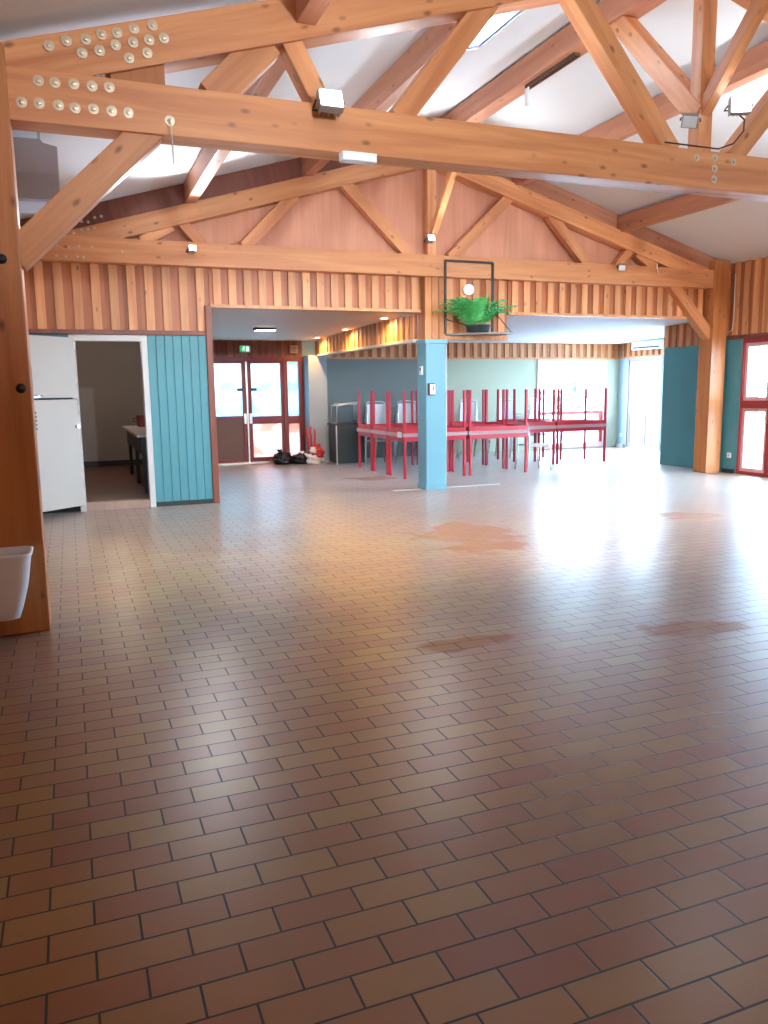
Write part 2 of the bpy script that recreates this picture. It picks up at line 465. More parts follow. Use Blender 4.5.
def boards(bm, axis, a0, a1, face, z0, z1, depth=0.03, out=-1, period=0.2, bw=0.1, inset=0.0):
    """board and batten: backing boards (slot 0) and proud battens (slot 1) along X or Y"""
    n = max(1, round((a1 - a0) / period)); p = (a1 - a0) / n
    for k in range(n):
        s0 = a0 + k * p; s1 = s0 + p
        f0, f1 = sorted((face, face - out * 0.02))
        g0, g1 = sorted((face, face + out * depth))
        c = (s0 + s1) / 2
        if axis == 'X':
            box(bm, s0, s1, f0, f1, z0, z1, 0); box(bm, c - bw / 2, c + bw / 2, g0, g1, z0 + inset, z1 - inset, 1)
        else:
            box(bm, f0, f1, s0, s1, z0, z1, 0); box(bm, g0, g1, c - bw / 2, c + bw / 2, z0 + inset, z1 - inset, 1)


# ------------------------------------------------------------------ the shell
XC = 4.8                    # ridge line
EAVE, SL = 3.42, 0.29       # roof underside at the eaves, slope
XL, XR = -0.55, 10.2


def roofz(x): return EAVE + SL * ((x + 0.4) if x <= XC else (10.0 - x))


APEX = EAVE + SL * (XC + 0.4)
struct('floor', B(-0.9, 12.6, -1.9, 16.2, -0.12, 0.0), FLOOR)
bm = B(-14, 34, -14, 44, -0.30, -0.14)
tag(obj('outdoor_paving', bm, STONE, origin=(0, 0, 0)), kind='structure')

bm = bmesh.new()
xs = [-0.9, 3.42, 3.9, XC, 10.6]; ys = [-1.9, 6.3, 7.3, 10.62]


def slope_cell(bm, x0, x1, y0, y1, t=0.16):
    z0 = EAVE + SL * (x0 + 0.4) if x1 <= XC else APEX + SL * (XC - x0)
    z1 = EAVE + SL * (x1 + 0.4) if x1 <= XC else APEX + SL * (XC - x1)
    poly_prism(bm, [(x0, z0), (x1, z1), (x1, z1 + t), (x0, z0 + t)], y0, y1)


for i in range(4):
    for j in range(3):
        if i == 1 and j == 1: continue
        slope_cell(bm, xs[i], xs[i + 1], ys[j], ys[j + 1])
struct('ceiling', bm, CEIL)
# skylight in the left slope
wr = sroot('window_5', (3.66, 6.8, roofz(3.66)))
bm = bmesh.new()
for (x0, x1, y0, y1) in ((3.42, 3.45, 6.3, 7.3), (3.87, 3.9, 6.3, 7.3), (3.45, 3.87, 6.3, 6.33), (3.45, 3.87, 7.27, 7.3)):
    poly_prism(bm, [(x0, roofz(x0) + 0.02), (x1, roofz(x1) + 0.02), (x1, roofz(x1) + 0.2), (x0, roofz(x0) + 0.2)], y0, y1)
obj('skylight_frame', bm, plain('grey_skylight_frame', (0.3, 0.31, 0.33), 0.5), wr)
bm = bmesh.new(); poly_prism(bm, [(3.45, roofz(3.45) + 0.12), (3.87, roofz(3.87) + 0.12), (3.87, roofz(3.87) + 0.13), (3.45, roofz(3.45) + 0.13)], 6.33, 7.27)
obj('pane', bm, GLASS, wr)

# annex ceiling (behind the back truss), slightly falling away
for nm, x0, x1, mt in (('ceiling_corridor', -0.9, 4.7, ANNEXC), ('ceiling_dining', 4.7, 12.6, CEIL)):
    bm = bmesh.new()
    a = [(x0, 10.58, 2.53), (x1, 10.58, 2.53), (x1, 16.2, 2.42), (x0, 16.2, 2.42)]
    lo = [bm.verts.new(p) for p in a]; hi = [bm.verts.new((p[0], p[1], 2.75)) for p in a]
    bm.faces.new(lo[::-1]); bm.faces.new(hi)
    for k in range(4): bm.faces.new((lo[k], lo[(k + 1) % 4], hi[(k + 1) % 4], hi[k]))
    struct(nm, bm, mt)

# gable panel above the tie beam, up to the roof
bm = bmesh.new(); poly_prism(bm, [(XL, 2.53), (XR, 2.53), (XR, roofz(XR) + 0.02), (XC, APEX + 0.02), (XL, roofz(XL) + 0.02)], 10.52, 10.575)
struct('wall_gable', bm, PLY)

bm = bmesh.new()
for (a, b_, z0, z1) in ((-1.9, 5.9, 0, 3.5), (7.8, 16.2, 0, 3.5), (5.9, 7.8, 2.12, 3.5), (5.9, 7.8, 0, 1.1)): box(bm, XL - 0.12, XL, a, b_, z0, z1)
struct('wall_left', bm, PINE_Z)
bm = bmesh.new(); box(bm, -0.9, 10.6, -1.9, -1.75, 0, 3.4)
poly_prism(bm, [(-0.9, 3.4), (10.6, 3.4), (XC, APEX + 0.05)], -1.9, -1.75)
struct('wall_front', bm, PLY)
# right wall of the hall: painted piers between glazed doors, boards above
bm = bmesh.new()
for y0, y1 in ((10.01, 10.58), (-1.8, 5.34)): box(bm, 10.12, 10.30, y0, y1, 0, 2.2)
struct('wall_right', bm, TEAL)
bm = bmesh.new(); boards(bm, 'Y', -1.75, 10.5, 10.15, 2.24, 3.62, depth=0.025, out=-1, period=0.2, bw=0.1)
box(bm, 10.175, 10.3, -1.75, 10.5, 2.2, 3.5, 0)
struct('trim_1', bm, [BOARD, BATTEN])
bm = B(10.08, 10.3, -1.75, 10.3, 2.17, 2.235, bev=0.006)
struct('trim_2', bm, DARKB)
struct('baseboard_right', B(10.09, 10.12, 10.04, 10.28, 0.0, 0.07), DARK)
# wing wall between hall and annex bay
bm = bmesh.new(); box(bm, 10.15, 10.3, 10.58, 11.86, 0, 2.12); box(bm, 10.3, 12.4, 11.78, 11.86, 0, 2.55)
struct('wall_wing', bm, TEAL)
bm = bmesh.new(); boards(bm, 'Y', 10.58, 11.88, 10.15, 2.12, 2.52, depth=0.02, out=-1)
box(bm, 10.17, 10.3, 10.58, 11.86, 2.12, 2.52, 0)
struct('trim_3', bm, [BOARD, BATTEN])
# back wall of the annex
bm = bmesh.new()
box(bm, 7.4, 9.98, 15.85, 16.0, 0, 2.1); box(bm, 11.88, 12.4, 15.85, 16.0, 0, 2.1)
box(bm, 9.98, 11.88, 15.85, 16.0, 0, 0.03); box(bm, 4.44, 12.4, 15.87, 16.0, 2.1, 2.45)
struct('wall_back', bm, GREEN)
struct('wall_back_left', B(4.72, 7.4, 15.85, 16.0, 0, 2.1), plain('shaded_back_wall', (0.175, 0.205, 0.20), 0.7))  # same back wall; the dimmer light on its left is painted in
struct('wall_pier', B(4.46, 4.84, 15.42, 15.86, 0, 2.12), GREY)
bm = bmesh.new(); boards(bm, 'X', 4.74, 12.25, 15.86, 2.1, 2.44, depth=0.02, out=-1)
box(bm, 4.74, 12.25, 15.815, 15.835, 2.07, 2.11, 1)
struct('trim_4', bm, [BOARD, BATTEN])
# annex right wall, glazed door and window
bm = bmesh.new()
for y0, y1 in ((15.56, 15.86), (14.06, 14.34), (11.9, 12.14)): box(bm, 12.25, 12.4, y0, y1, 0, 2.12)
box(bm, 12.27, 12.4, 11.9, 15.86, 2.12, 2.45)
struct('wall_annex', bm, plain('lit_blue_wall', (0.36, 0.52, 0.62), 0.5, var=0.04))  # strong daylight on this wall is put into the paler blue
bm = bmesh.new(); boards(bm, 'Y', 11.9, 15.82, 12.26, 2.12, 2.44, depth=0.02, out=-1)
box(bm, 12.2, 12.24, 11.9, 15.82, 2.08, 2.12, 1)
struct('trim_5', bm, [BOARD, BATTEN])
struct('baseboard_annex', B(12.2, 12.25, 15.56, 15.85, 0.0, 0.08), JAMB)

# fascia of the corridor bay, running back from the pillar
bm = bmesh.new(); boards(bm, 'Y', 10.68, 15.42, 4.70, 2.15, 2.5, depth=0.025, out=-1)
struct('trim_6', bm, [BOARD, BATTEN])
struct('trim_7', B(4.64, 4.76, 10.68, 15.42, 2.11, 2.15, bev=0.004), JAMB)

# frieze over the kitchen wall, the corridor and the dining bay
bm = bmesh.new(); boards(bm, 'X', -0.54, 1.74, 10.47, 2.2, 3.05, depth=0.03)
struct('trim_8', bm, [BOARD, BATTEN])
struct('trim_9', B(-0.55, 1.67, 10.38, 10.5, 2.145, 2.20, bev=0.006), DARKB)
bm = bmesh.new(); boards(bm, 'X', 1.75, 4.68, 10.47, 2.535, 3.05, depth=0.03); box(bm, 1.75, 4.68, 10.44, 10.55, 2.50, 2.54, 1)
struct('trim_10', bm, [BOARD, BATTEN])
bm = bmesh.new(); boards(bm, 'X', 6.08, 9.72, 10.47, 2.535, 3.05, depth=0.03); box(bm, 6.08, 9.72, 10.44, 10.55, 2.50, 2.54, 1)
struct('trim_11', bm, [BOARD, BATTEN])
bm = bmesh.new(); boards(bm, 'X', 5.02, 6.06, 10.47, 2.2, 3.05, depth=0.03); box(bm, 5.02, 6.06, 10.44, 10.55, 2.13, 2.2, 1)
struct('trim_12', bm, [BOARD, BATTEN])
struct('trim_13', B(1.675, 1.755, 10.38, 10.52, 0.0, 2.52, bev=0.006), DARKB)   # post at the end of the kitchen wall

# kitchen wall: grooved teal boards, and the dark plinth under them


def tng(x0, x1, y, z0, z1):
    bm = bmesh.new(); n = max(1, round((x1 - x0) / 0.1)); p = (x1 - x0) / n
    for k in range(n): box(bm, x0 + k * p + 0.003, x0 + (k + 1) * p - 0.003, y, y + 0.03, z0, z1, 0, bev=0.004)
    box(bm, x0, x1, y + 0.02, y + 0.12, z0, z1, 0)
    return bm


struct('wall_kitchen', tng(0.95, 1.675, 10.41, 0.06, 2.145), TEAL)
struct('wall_kitchen_left', tng(-0.54, 0.05, 10.44, 0.06, 2.145), TEAL)
struct('baseboard_kitchen', B(0.95, 1.675, 10.42, 10.5, 0, 0.06), DARK)
struct('baseboard_left', B(-0.54, 0.05, 10.45, 10.52, 0, 0.06), DARK)
bm = bmesh.new(); box(bm, 1.66, 1.74, 10.52, 15.86, 0, 2.5)
struct('wall_corridor', bm, GREY)
# kitchen inside
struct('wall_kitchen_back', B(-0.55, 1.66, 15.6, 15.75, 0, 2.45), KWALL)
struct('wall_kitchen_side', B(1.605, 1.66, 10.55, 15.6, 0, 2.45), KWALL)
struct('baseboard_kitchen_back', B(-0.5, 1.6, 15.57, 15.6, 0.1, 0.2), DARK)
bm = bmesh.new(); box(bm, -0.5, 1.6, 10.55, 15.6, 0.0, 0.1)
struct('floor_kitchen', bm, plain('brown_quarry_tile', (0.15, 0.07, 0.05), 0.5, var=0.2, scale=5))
bm = bmesh.new()
for k in range(7): box(bm, 0.13 + k * 0.107, 0.13 + k * 0.107 + 0.101, 10.40, 10.42, 0.0, 0.1, 0, bev=0.004)
box(bm, 0.12, 0.88, 10.412, 10.56, 0.0, 0.098, 0)
struct('trim_14', bm, plain('pale_step_tile', (0.40, 0.27, 0.21), 0.45, var=0.15, scale=9))

# ------------------------------------------------------------------ kitchen door (open stable door)
dr = sroot('door_2', (0.5, 10.44, 0.1))
bm = bmesh.new(); box(bm, 0.05, 0.12, 10.38, 10.56, 0.0, 2.13, 0, .004); box(bm, 0.88, 0.95, 10.38, 10.56, 0.0, 2.13, 0, .004); box(bm, 0.12, 0.88, 10.38, 10.56, 2.065, 2.13, 0, .004); box(bm, 0.05, 0.95, 10.42, 10.54, 2.12, 2.16)
obj('frame', bm, JAMB, dr)
hx, hy = 0.085, 10.36
ang = math.atan2(-0.45, -0.53)
Md = Matrix.Translation((hx, hy, 0)) @ Matrix.Rotation(ang, 4, 'Z')


def leafbox(x0, x1, y0, y1, z0, z1, bev=0.004):
    t = B(x0, x1, y0, y1, z0, z1, bev=bev); t.transform(Md); return t


lo_leaf = obj('lower_leaf', leafbox(0, 0.68, -0.02, 0.02, 0.085, 1.375), CREAM, dr)
up_leaf = obj('upper_leaf', leafbox(0, 0.68, -0.02, 0.02, 1.395, 2.10), CREAM, dr)
bm = bmesh.new(); t = B(0.53, 0.66, 0.02, 0.028, 1.40, 1.43); t.transform(Md); join(bm, t)
tube(bm, [Md @ Vector(p) for p in ((0.60, 0.02, 1.42), (0.60, 0.05, 1.42), (0.55, 0.06, 1.44), (0.50, 0.055, 1.42))], 0.008)
obj('latch_handle', bm, STEEL, up_leaf)
bm = bmesh.new(); t = B(0.615, 0.655, 0.02, 0.026, 1.02, 1.26); t.transform(Md); join(bm, t)
for k in range(5):
    t = B(0.60, 0.672, 0.024, 0.034, 1.04 + k * 0.045, 1.06 + k * 0.045); t.transform(Md); join(bm, t)
obj('lock_plate', bm, BLACK, lo_leaf)
bm = bmesh.new(); cyl(bm, Md @ Vector((0.04, 0.02, 1.05)), Md @ Vector((0.04, 0.06, 1.05)), 0.02)
obj('knob', bm, STEEL, lo_leaf)
for z in (0.35, 1.2, 1.55, 1.95):
    bm = bmesh.new(); cyl(bm, (hx + .015, hy + .01, z), (hx + .015, hy + .01, z + 0.09), 0.012)
    obj('hinge', bm, STEEL, lo_leaf if z < 1.3 else up_leaf)

# ------------------------------------------------------------------ entrance door (door_1)
dr = sroot('door_1', (3.5, 15.85, 0))


def rects(lst, y0, y1, bev=0.004):
    bm = bmesh.new()
    for (x0, x1, z0, z1) in lst: box(bm, x0, x1, y0, y1, z0, z1, 0, bev)
    return bm


obj('frame', rects([(2.53, 2.60, 0, 2.1), (4.04, 4.13, 0, 2.1), (4.36, 4.46, 0, 2.1), (2.60, 4.04, 2.02, 2.1), (4.13, 4.36, 2.02, 2.1), (4.13, 4.36, 0.78, 0.93), (4.13, 4.36, 0, 0.09)], 15.80, 15.95), DRED, dr)
L_ = obj('left_leaf', rects([(2.60, 2.655, 0.03, 2.02), (3.21, 3.285, 0.03, 2.02), (2.655, 3.21, 1.985, 2.02), (2.655, 3.21, 0.88, 0.955), (2.655, 3.21, 0.03, 0.09)], 15.83, 15.9), DRED, dr)
obj('kick_panel', rects([(2.655, 3.21, 0.09, 0.88)], 15.85, 15.88), BRICKR, L_)
obj('pane', rects([(2.655, 3.21, 0.955, 1.985)], 15.86, 15.87, 0), FROST, L_)
R_ = obj('right_leaf', rects([(3.315, 3.395, 0.03, 2.02), (3.99, 4.04, 0.03, 2.02), (3.395, 3.99, 1.985, 2.02), (3.395, 3.99, 0.79, 0.94), (3.395, 3.99, 0.03, 0.12)], 15.83, 15.9), DRED, dr)
obj('pane', rects([(3.395, 3.99, 0.94, 1.985)], 15.86, 15.87, 0), FROST, R_)
obj('pane', rects([(3.395, 3.99, 0.12, 0.79)], 15.86, 15.87, 0), FROSTR, R_)
obj('pane', rects([(4.13, 4.36, 0.93, 2.02)], 15.86, 15.87, 0), FROST, dr)
obj('pane', rects([(4.13, 4.36, 0.09, 0.78)], 15.86, 15.87, 0), FROSTR, dr)
obj('astragal', rects([(3.285, 3.315, 0.03, 2.02)], 15.81, 15.9), STEEL, dr)
obj('push_plate', rects([(3.10, 3.22, 1.44, 1.50)], 15.80, 15.83), BLACK, L_)
obj('push_plate', rects([(3.38, 3.50, 1.44, 1.50)], 15.80, 15.83), BLACK, R_)
obj('lock_case', rects([(3.22, 3.275, 0.80, 1.0)], 15.80, 15.83), STEEL, L_)
obj('lock_case', rects([(3.33, 3.385, 0.80, 1.0)], 15.80, 15.83), STEEL, R_)
obj('threshold', rects([(2.53, 4.46, 0.0, 0.028)], 15.72, 15.95), STEEL, dr)
bm = bmesh.new(); boards(bm, 'X', 1.75, 4.46, 15.86, 2.1, 2.44, depth=0.02)
box(bm, 1.75, 4.46, 15.88, 15.98, 2.1, 2.44, 0)
struct('trim_15', bm, [DARKB, DARKB])
bm = bmesh.new(); box(bm, 1.74, 2.53, 15.84, 15.98, 0, 2.1)
struct('wall_entrance', bm, DARKB)

# ------------------------------------------------------------------ windows
# window_1: back window of the dining bay
wr = sroot('window_1', (10.93, 15.9, 0.03))
obj('frame', rects([(9.98, 10.07, 0.03, 2.1), (11.80, 11.88, 0.03, 2.1), (10.07, 11.8, 2.03, 2.1), (10.07, 11.8, 0.03, 0.14)], 15.82, 15.96), ROSE, wr)
obj('mid_rail', rects([(10.07, 11.8, 0.80, 0.88)], 15.84, 15.93), RED, wr)
obj('stile', rects([(11.71, 11.8, 0.14, 0.80)], 15.84, 15.93), RED, wr)
obj('pane', rects([(10.07, 11.8, 0.88, 2.03)], 15.88, 15.888, 0), GLASS, wr)
obj('pane', rects([(10.07, 11.71, 0.14, 0.80)], 15.88, 15.888, 0), GLASS, wr)


def rectsY(lst, x0, x1, bev=0.004):
    bm = bmesh.new()
    for (y0, y1, z0, z1) in lst: box(bm, x0, x1, y0, y1, z0, z1, 0, bev)
    return bm


# glazed door pairs of the hall's right wall
k = 0
for base, cnt in ((5.34, 4),):
    for i in range(cnt):
        k += 1
        y1 = base + 4.67 - i * 1.1675; y0 = y1 - 1.1675
        wr = sroot('window_%d' % (5 + k), (10.2, (y0 + y1) / 2, 0.0))
        obj('frame', rectsY([(y0, y0 + .04, 0, 2.17), (y1 - .04, y1, 0, 2.17), (y0 + .04, y1 - .04, 2.1, 2.17), (y0 + .04, y1 - .04, 0, 0.05)], 10.13, 10.27), RED, wr)
        ym = (y0 + y1) / 2
        obj('mid_rail', rectsY([(y0 + .04, y1 - .04, 1.07, 1.19)], 10.13, 10.25), RED, wr)
        obj('mullion', rectsY([(ym - .035, ym + .035, 0.05, 2.1)], 10.14, 10.25), RED, wr)
        for (a, b_) in ((y0 + .04, ym - .035), (ym + .035, y1 - .04)):
            for (z0, z1) in ((0.05, 1.07), (1.19, 2.1)):
                f = 0.06
                s = obj('sash', rectsY([(a, a + f, z0, z1), (b_ - f, b_, z0, z1), (a + f, b_ - f, z0, z0 + f), (a + f, b_ - f, z1 - f, z1)], 10.16, 10.22), ROSE, wr)
                bm = rectsY([(a + f, b_ - f, z0 + f, z1 - f)], 10.186, 10.194, 0)
                obj('pane', bm, GLASS, s)

wr = sroot('window_4', (XL, 6.85, 1.1))
obj('frame', rectsY([(5.9, 5.96, 1.1, 2.12), (7.74, 7.8, 1.1, 2.12), (6.82, 6.88, 1.16, 2.05), (5.96, 7.74, 2.05, 2.12), (5.96, 7.74, 1.1, 1.16)], XL - 0.11, XL - 0.02), RED, wr)
for a, b_ in ((5.96, 6.82), (6.88, 7.74)): obj('pane', rectsY([(a, b_, 1.16, 2.05)], XL - .07, XL - .062, 0), GLASS, wr)
# door_3: pale glazed double door in the annex right wall
dr = sroot('door_3', (12.3, 14.95, 0))
obj('frame', rectsY([(14.34, 14.40, 0, 2.12), (15.50, 15.56, 0, 2.12), (14.40, 15.50, 2.05, 2.12)], 12.24, 12.4), DOORP, dr)
for (a, b_) in ((14.40, 14.945), (14.955, 15.50)):
    lf = obj('leaf', rectsY([(a, a + .06, .02, 2.05), (b_ - .06, b_, .02, 2.05), (a + .06, b_ - .06, 1.98, 2.05), (a + .06, b_ - .06, .78, .86), (a + .06, b_ - .06, .02, .12)], 12.27, 12.33), DOORP, dr)
    obj('pane', rectsY([(a + .06, b_ - .06, .86, 1.98)], 12.295, 12.303, 0), GLASS, lf)
    obj('door_panel', rectsY([(a + .06, b_ - .06, .12, .78)], 12.285, 12.315), DOORP, lf)
wr = sroot('window_14', (12.3, 13.1, 0))
obj('frame', rectsY([(12.14, 12.2, 0, 2.12), (14.0, 14.06, 0, 2.12), (12.2, 14.0, 2.05, 2.12), (12.2, 14.0, 0, .06)], 12.24, 12.4), ROSE, wr)
obj('pane', rectsY([(12.2, 14.0, .06, 2.05)], 12.3, 12.308, 0), GLASS, wr)

# ------------------------------------------------------------------ roof trusses
BOLT_TOP = [(0.033, 3.393), (0.127, 3.432), (0.233, 3.453), (0.32, 3.491), (0.407, 3.513), (0.503, 3.549), (0.609, 3.582), (0.208, 3.377), (0.304, 3.403), (0.395, 3.445), (0.493, 3.472), (0.586, 3.498), (0.671, 3.519), (0.467, 3.383), (0.571, 3.424)]
BOLT_TIE = [(-0.037, 3.20), (0.05, 3.20), (0.152, 3.205), (0.25, 3.205), (0.345, 3.21), (-0.133, 3.075), (-0.041, 3.08), (0.061, 3.08), (0.15, 3.075), (0.25, 3.08), (0.35, 3.08), (0.444, 3.08)]


BOLTM = plain('yellowed_steel', (0.62, 0.50, 0.36), 0.4, metal=0.7, var=0.15, scale=20)


def bolt(parent, x, y, z, r):
    bm = bmesh.new()
    lathe(bm, (x, y, z), [(r, 0), (r, 0.004), (r * 0.45, 0.0045), (r * 0.42, 0.016), (r * 0.1, 0.017)], axis=(0, -1, 0), seg=12)
    for f in bm.faces: f.smooth = False
    return obj('bolt', bm, BOLTM, parent)


def truss(name, label, yf, posts, bolts, r, front=True):
    """yf: front face. tie beam, rafters' top chords, king post, webs, posts, knee brace, bolts"""
    t = thing(name, label, 'roof truss', (XC, yf + 0.1, 0), 0)
    D = 0.2; yc = yf + D / 2
    mat = PINE
    beam('tie_beam', (-0.5, yc, 3.12), (10.1, yc, 3.12), D, 0.285, mat, t)
    # top chords: vertical depth .27, outer edge 4 cm under the ceiling
    n = Vector((-SL, 0, 1)).normalized(); th = 0.25
    zo = lambda x: roofz(x) - (0.085 if front else 0.24)
    for s in (-1, 1):
        xa, xb = (-0.48, XC) if s < 0 else (10.08, XC)
        pa = Vector((xa, yc + .006, zo(xa) - th / 2 * 1.04)); pb = Vector((xb, yc + .006, zo(xb) - th / 2 * 1.04))
        beam('top_chord', pa, pb, D - 0.004, th if front else 0.22, mat, t)
    zt = 3.24
    lo = 0.28 if front else 0.45
    beam('king_post', (XC, yc, zt), (XC, yc, zo(XC) - 0.2), 0.12, 0.13, mat, t, up=(1, 0, 0))
    webs = [((2.2, zt), (2.89, zo(2.89) - .2)), ((4.5, zt), (3.56, zo(3.56) - .2)), ((1.68, zt), (1.45, zo(1.45) - .22)), ((0.95, zt), (1.32, zo(1.32) - .22))]
    for (a, b_) in webs:
        for s in (1, -1):
            f = lambda x: x if s > 0 else 2 * XC - x
            wz = 0.15 if a[0] > 2 else (0.2 if a[0] < 1.2 and front else 0.13)
            beam('web', (f(a[0]), yc + .01, a[1]), (f(b_[0]), yc + .01, b_[1]), D - 0.05 if front else 0.12, wz, mat, t)
    # ridge struts in the plane of the king post
    beam('ridge_strut', (XC, yf + (0.10 if front else 0.0), 3.54), (XC, yf - (0.98 if front else 1.08), 4.72), 0.1, 0.09, mat, t, up=(1, 0, 0))
    if front:
        beam('ridge_strut', (XC, yf + .08, 3.54), (XC, yf + 1.2, 4.72), 0.16, 0.14, mat, t, up=(1, 0, 0))
    for (x0, x1, knee) in posts:
        xm = (x0 + x1) / 2
        bm = B(x0, x1, yf - 0.03, yf + 0.26, 0.0, roofz(xm) - 0.04, bev=0.012)
        obj('post', bm, PINE_Z, t)
        if knee:
            s = 1 if xm < XC else -1
            e = x1 if s > 0 else x0
            beam('knee_brace', (e - s * 0.04, yc, 2.23), (e + s * 0.78, yc, 3.03), 0.15, 0.17, mat, t)
    for (x, z) in bolts: bolt(t, x, yf - 0.0005, z, r)
    return t


tf = truss('roof_truss', 'huge pine roof truss in front with rows of washers at its left joint', 5.2, [(-0.66, -0.2, True), (9.8, 10.12, True)],
           BOLT_TOP + BOLT_TIE + [(4.87, 3.215), (4.87, 3.135), (4.87, 3.055), (4.69, 3.2), (5.06, 3.2), (0.68, 3.06)], 0.03)
bm = B(0.36, 0.67, 5.24, 5.36, 3.2, 3.5); obj('packing_block', bm, PINE_Z, tf)
for z in (2.21, 1.48):
    bm = bmesh.new(); lathe(bm, (-0.30 if z > 2 else -0.255, 5.17, z), [(0.028, 0), (0.028, 0.004), (0.014, 0.005), (0.013, 0.016), (0.003, 0.017)], axis=(0, -1, 0), seg=12); obj('bolt', bm, BLACK, tf)
BB = [(0.136, 3.344), (0.211, 3.392), (0.284, 3.426), (0.356, 3.424), (0.431, 3.479), (0.505, 3.498), (0.189, 3.289), (0.278, 3.332), (0.35, 3.342), (0.423, 3.361), (-0.004, 3.147), (0.122, 3.13), (0.237, 3.145), (0.38, 3.143), (0.715, 3.109), (-0.014, 3.03), (0.084, 3.02), (0.213, 3.025), (0.278, 3.02)]
tb = truss('roof_truss', 'pine roof truss at the back against the plywood gable, above the striped frieze', 10.3, [(9.74, 10.04, True)], BB, 0.017, front=False)
# boarding strip that closes the gable under the roof
for s in (-1, 1):
    xa = -0.5 if s < 0 else 10.1
    beam('gable_rafter', (xa, 10.46, roofz(xa) - 0.15), (XC, 10.46, roofz(XC) - 0.15), 0.1, 0.30, DARKB if s < 0 else PURLIN, tb)
# boxed pine casing of the king post above the painted pillar
bm = bmesh.new()
for k in range(3): box(bm, 4.70 + k * 0.107, 4.70 + k * 0.107 + 0.1, 10.36, 10.6, 2.13, 3.0, 0, bev=0.006)
obj('post_casing', bm, PINE_Z, tb)

for (x, lab) in ((1.55, 'dark purlin under the white ceiling nearest the left wall'), (3.05, 'dark purlin on the left slope just left of the skylight'),
                 (XC, 'ridge purlin along the top of the ceiling with a cable tray under it'), (6.15, 'pinkish purlin on the right slope next to the ridge'), (7.98, 'pinkish purlin low on the right slope meeting the gable above the corner post')):
    z = roofz(x) - 0.142 if x != XC else APEX - 0.17
    m = beam('purlin', (x, -1.7, z), (x, 10.42, z), 0.13 if x != XC else 0.2, 0.24, PURLIN, None)
    tag(m, lab, 'purlin')
bm = bmesh.new()
for k in range(18): box(bm, XC - .03, XC + .03, 7.0 + k * 0.05, 7.0 + k * 0.05 + 0.03, APEX - 0.31, APEX - 0.29)
for s in (-1, 1): box(bm, XC + s * .03 - .004, XC + s * .03 + .004, 7.0, 7.9, APEX - .325, APEX - .29)
tag(obj('cable_tray', bm, plain('rusty_steel', (0.12, 0.06, 0.035), 0.6)), 'dark slotted cable tray fixed under the ridge purlin', 'cable tray')
tag(obj('paper_tag', B(4.78, 4.80, 7.87, 7.92, APEX - 0.50, APEX - 0.29), PLASTIC), 'small white tag hanging under the ridge purlin', 'tag')

# ------------------------------------------------------------------ blue pillar with its fittings
pr_ = thing('pillar', 'pale teal square pillar standing free under the centre of the back truss', 'pillar', (4.86, 10.52, 0))
obj('shaft', B(4.71, 5.02, 10.36, 10.66, 0.0, 2.13, bev=0.012), PILLAR, pr_)
obj('base_band', B(4.70, 5.03, 10.35, 10.67, 0.0, 0.07, bev=0.005), PILLAR, pr_)
obj('top_band', B(4.69, 5.04, 10.34, 10.68, 2.07, 2.13, bev=0.006), PILLAR, pr_)
bm = bmesh.new(); cyl(bm, (5.035, 10.375, 0.07), (5.035, 10.375, 2.07), 0.008); obj('conduit', bm, JAMB, pr_)
t = thing('thermostat', 'small white thermostat box on the left face of the teal pillar', 'thermostat', (4.70, 10.5, 1.66))
obj('casing', B(4.685, 4.71, 10.46, 10.54, 1.64, 1.76, bev=0.004), PLASTIC, t); obj('dial', B(4.68, 4.686, 10.485, 10.515, 1.70, 1.74), BLACK, t)
t = thing('wall_switch', 'white switch panel in a dark surround on the front edge of the teal pillar', 'switch', (4.8, 10.34, 1.4))
obj('surround', B(4.735, 4.835, 10.325, 10.36, 1.35, 1.52, bev=0.006), plain('dark_red_surround', (0.10, 0.02, 0.02), 0.5), t)
obj('switch_plate', B(4.755, 4.832, 10.315, 10.326, 1.365, 1.505, bev=0.003), PLASTIC, t); obj('rocker', B(4.80, 4.815, 10.309, 10.316, 1.42, 1.47), BLACK, t)

# thin pale strip in the floor either side of the pillar
bm = B(4.25, 4.69, 10.50, 10.56, 0.0, 0.006); box(bm, 5.04, 6.0, 10.50, 10.56, 0.0, 0.006)
struct('trim_16', bm, JAMB)

# ------------------------------------------------------------------ plant shelf
t = thing('plant_shelf', 'black steel frame with a projecting tray for the fern right of the pillar', 'plant shelf', (5.4, 10.25, 2.2))
bm = bmesh.new()
for p0, p1 in (((4.975, 10.28, 2.2), (4.975, 10.28, 3.19)), ((5.72, 10.28, 2.2), (5.72, 10.28, 3.19)), ((4.975, 10.28, 3.19), (5.72, 10.28, 3.19))):
    bar(bm, p0, p1, 0.03, 0.022, up=(0, 1, 0))
obj('frame', bm, BLACK, t)
bm = bmesh.new()
poly = [(5.03, 10.44), (5.87, 10.44), (5.87, 9.98), (5.50, 9.98)]
lo = [bm.verts.new((x, y, 2.19)) for x, y in poly]; hi = [bm.verts.new((x, y, 2.215)) for x, y in poly]
bm.faces.new(lo); bm.faces.new(hi[::-1])
for k in range(4): bm.faces.new((lo[k], lo[(k + 1) % 4], hi[(k + 1) % 4], hi[k]))
obj('tray', bm, plain('grey_tray', (0.25, 0.22, 0.21), 0.5), t)
for p0, p1 in (((5.72, 10.28, 2.55), (5.86, 10.0, 2.22)), ((4.975, 10.28, 2.4), (5.5, 10.0, 2.22))):
    bm = bmesh.new(); tube(bm, [p0, p1], 0.007, 6); obj('stay', bm, BLACK, t)
t = thing('potted_fern', 'bushy green fern in a dark planter on the shelf above the pillar', 'plant', (5.43, 10.16, 2.215))
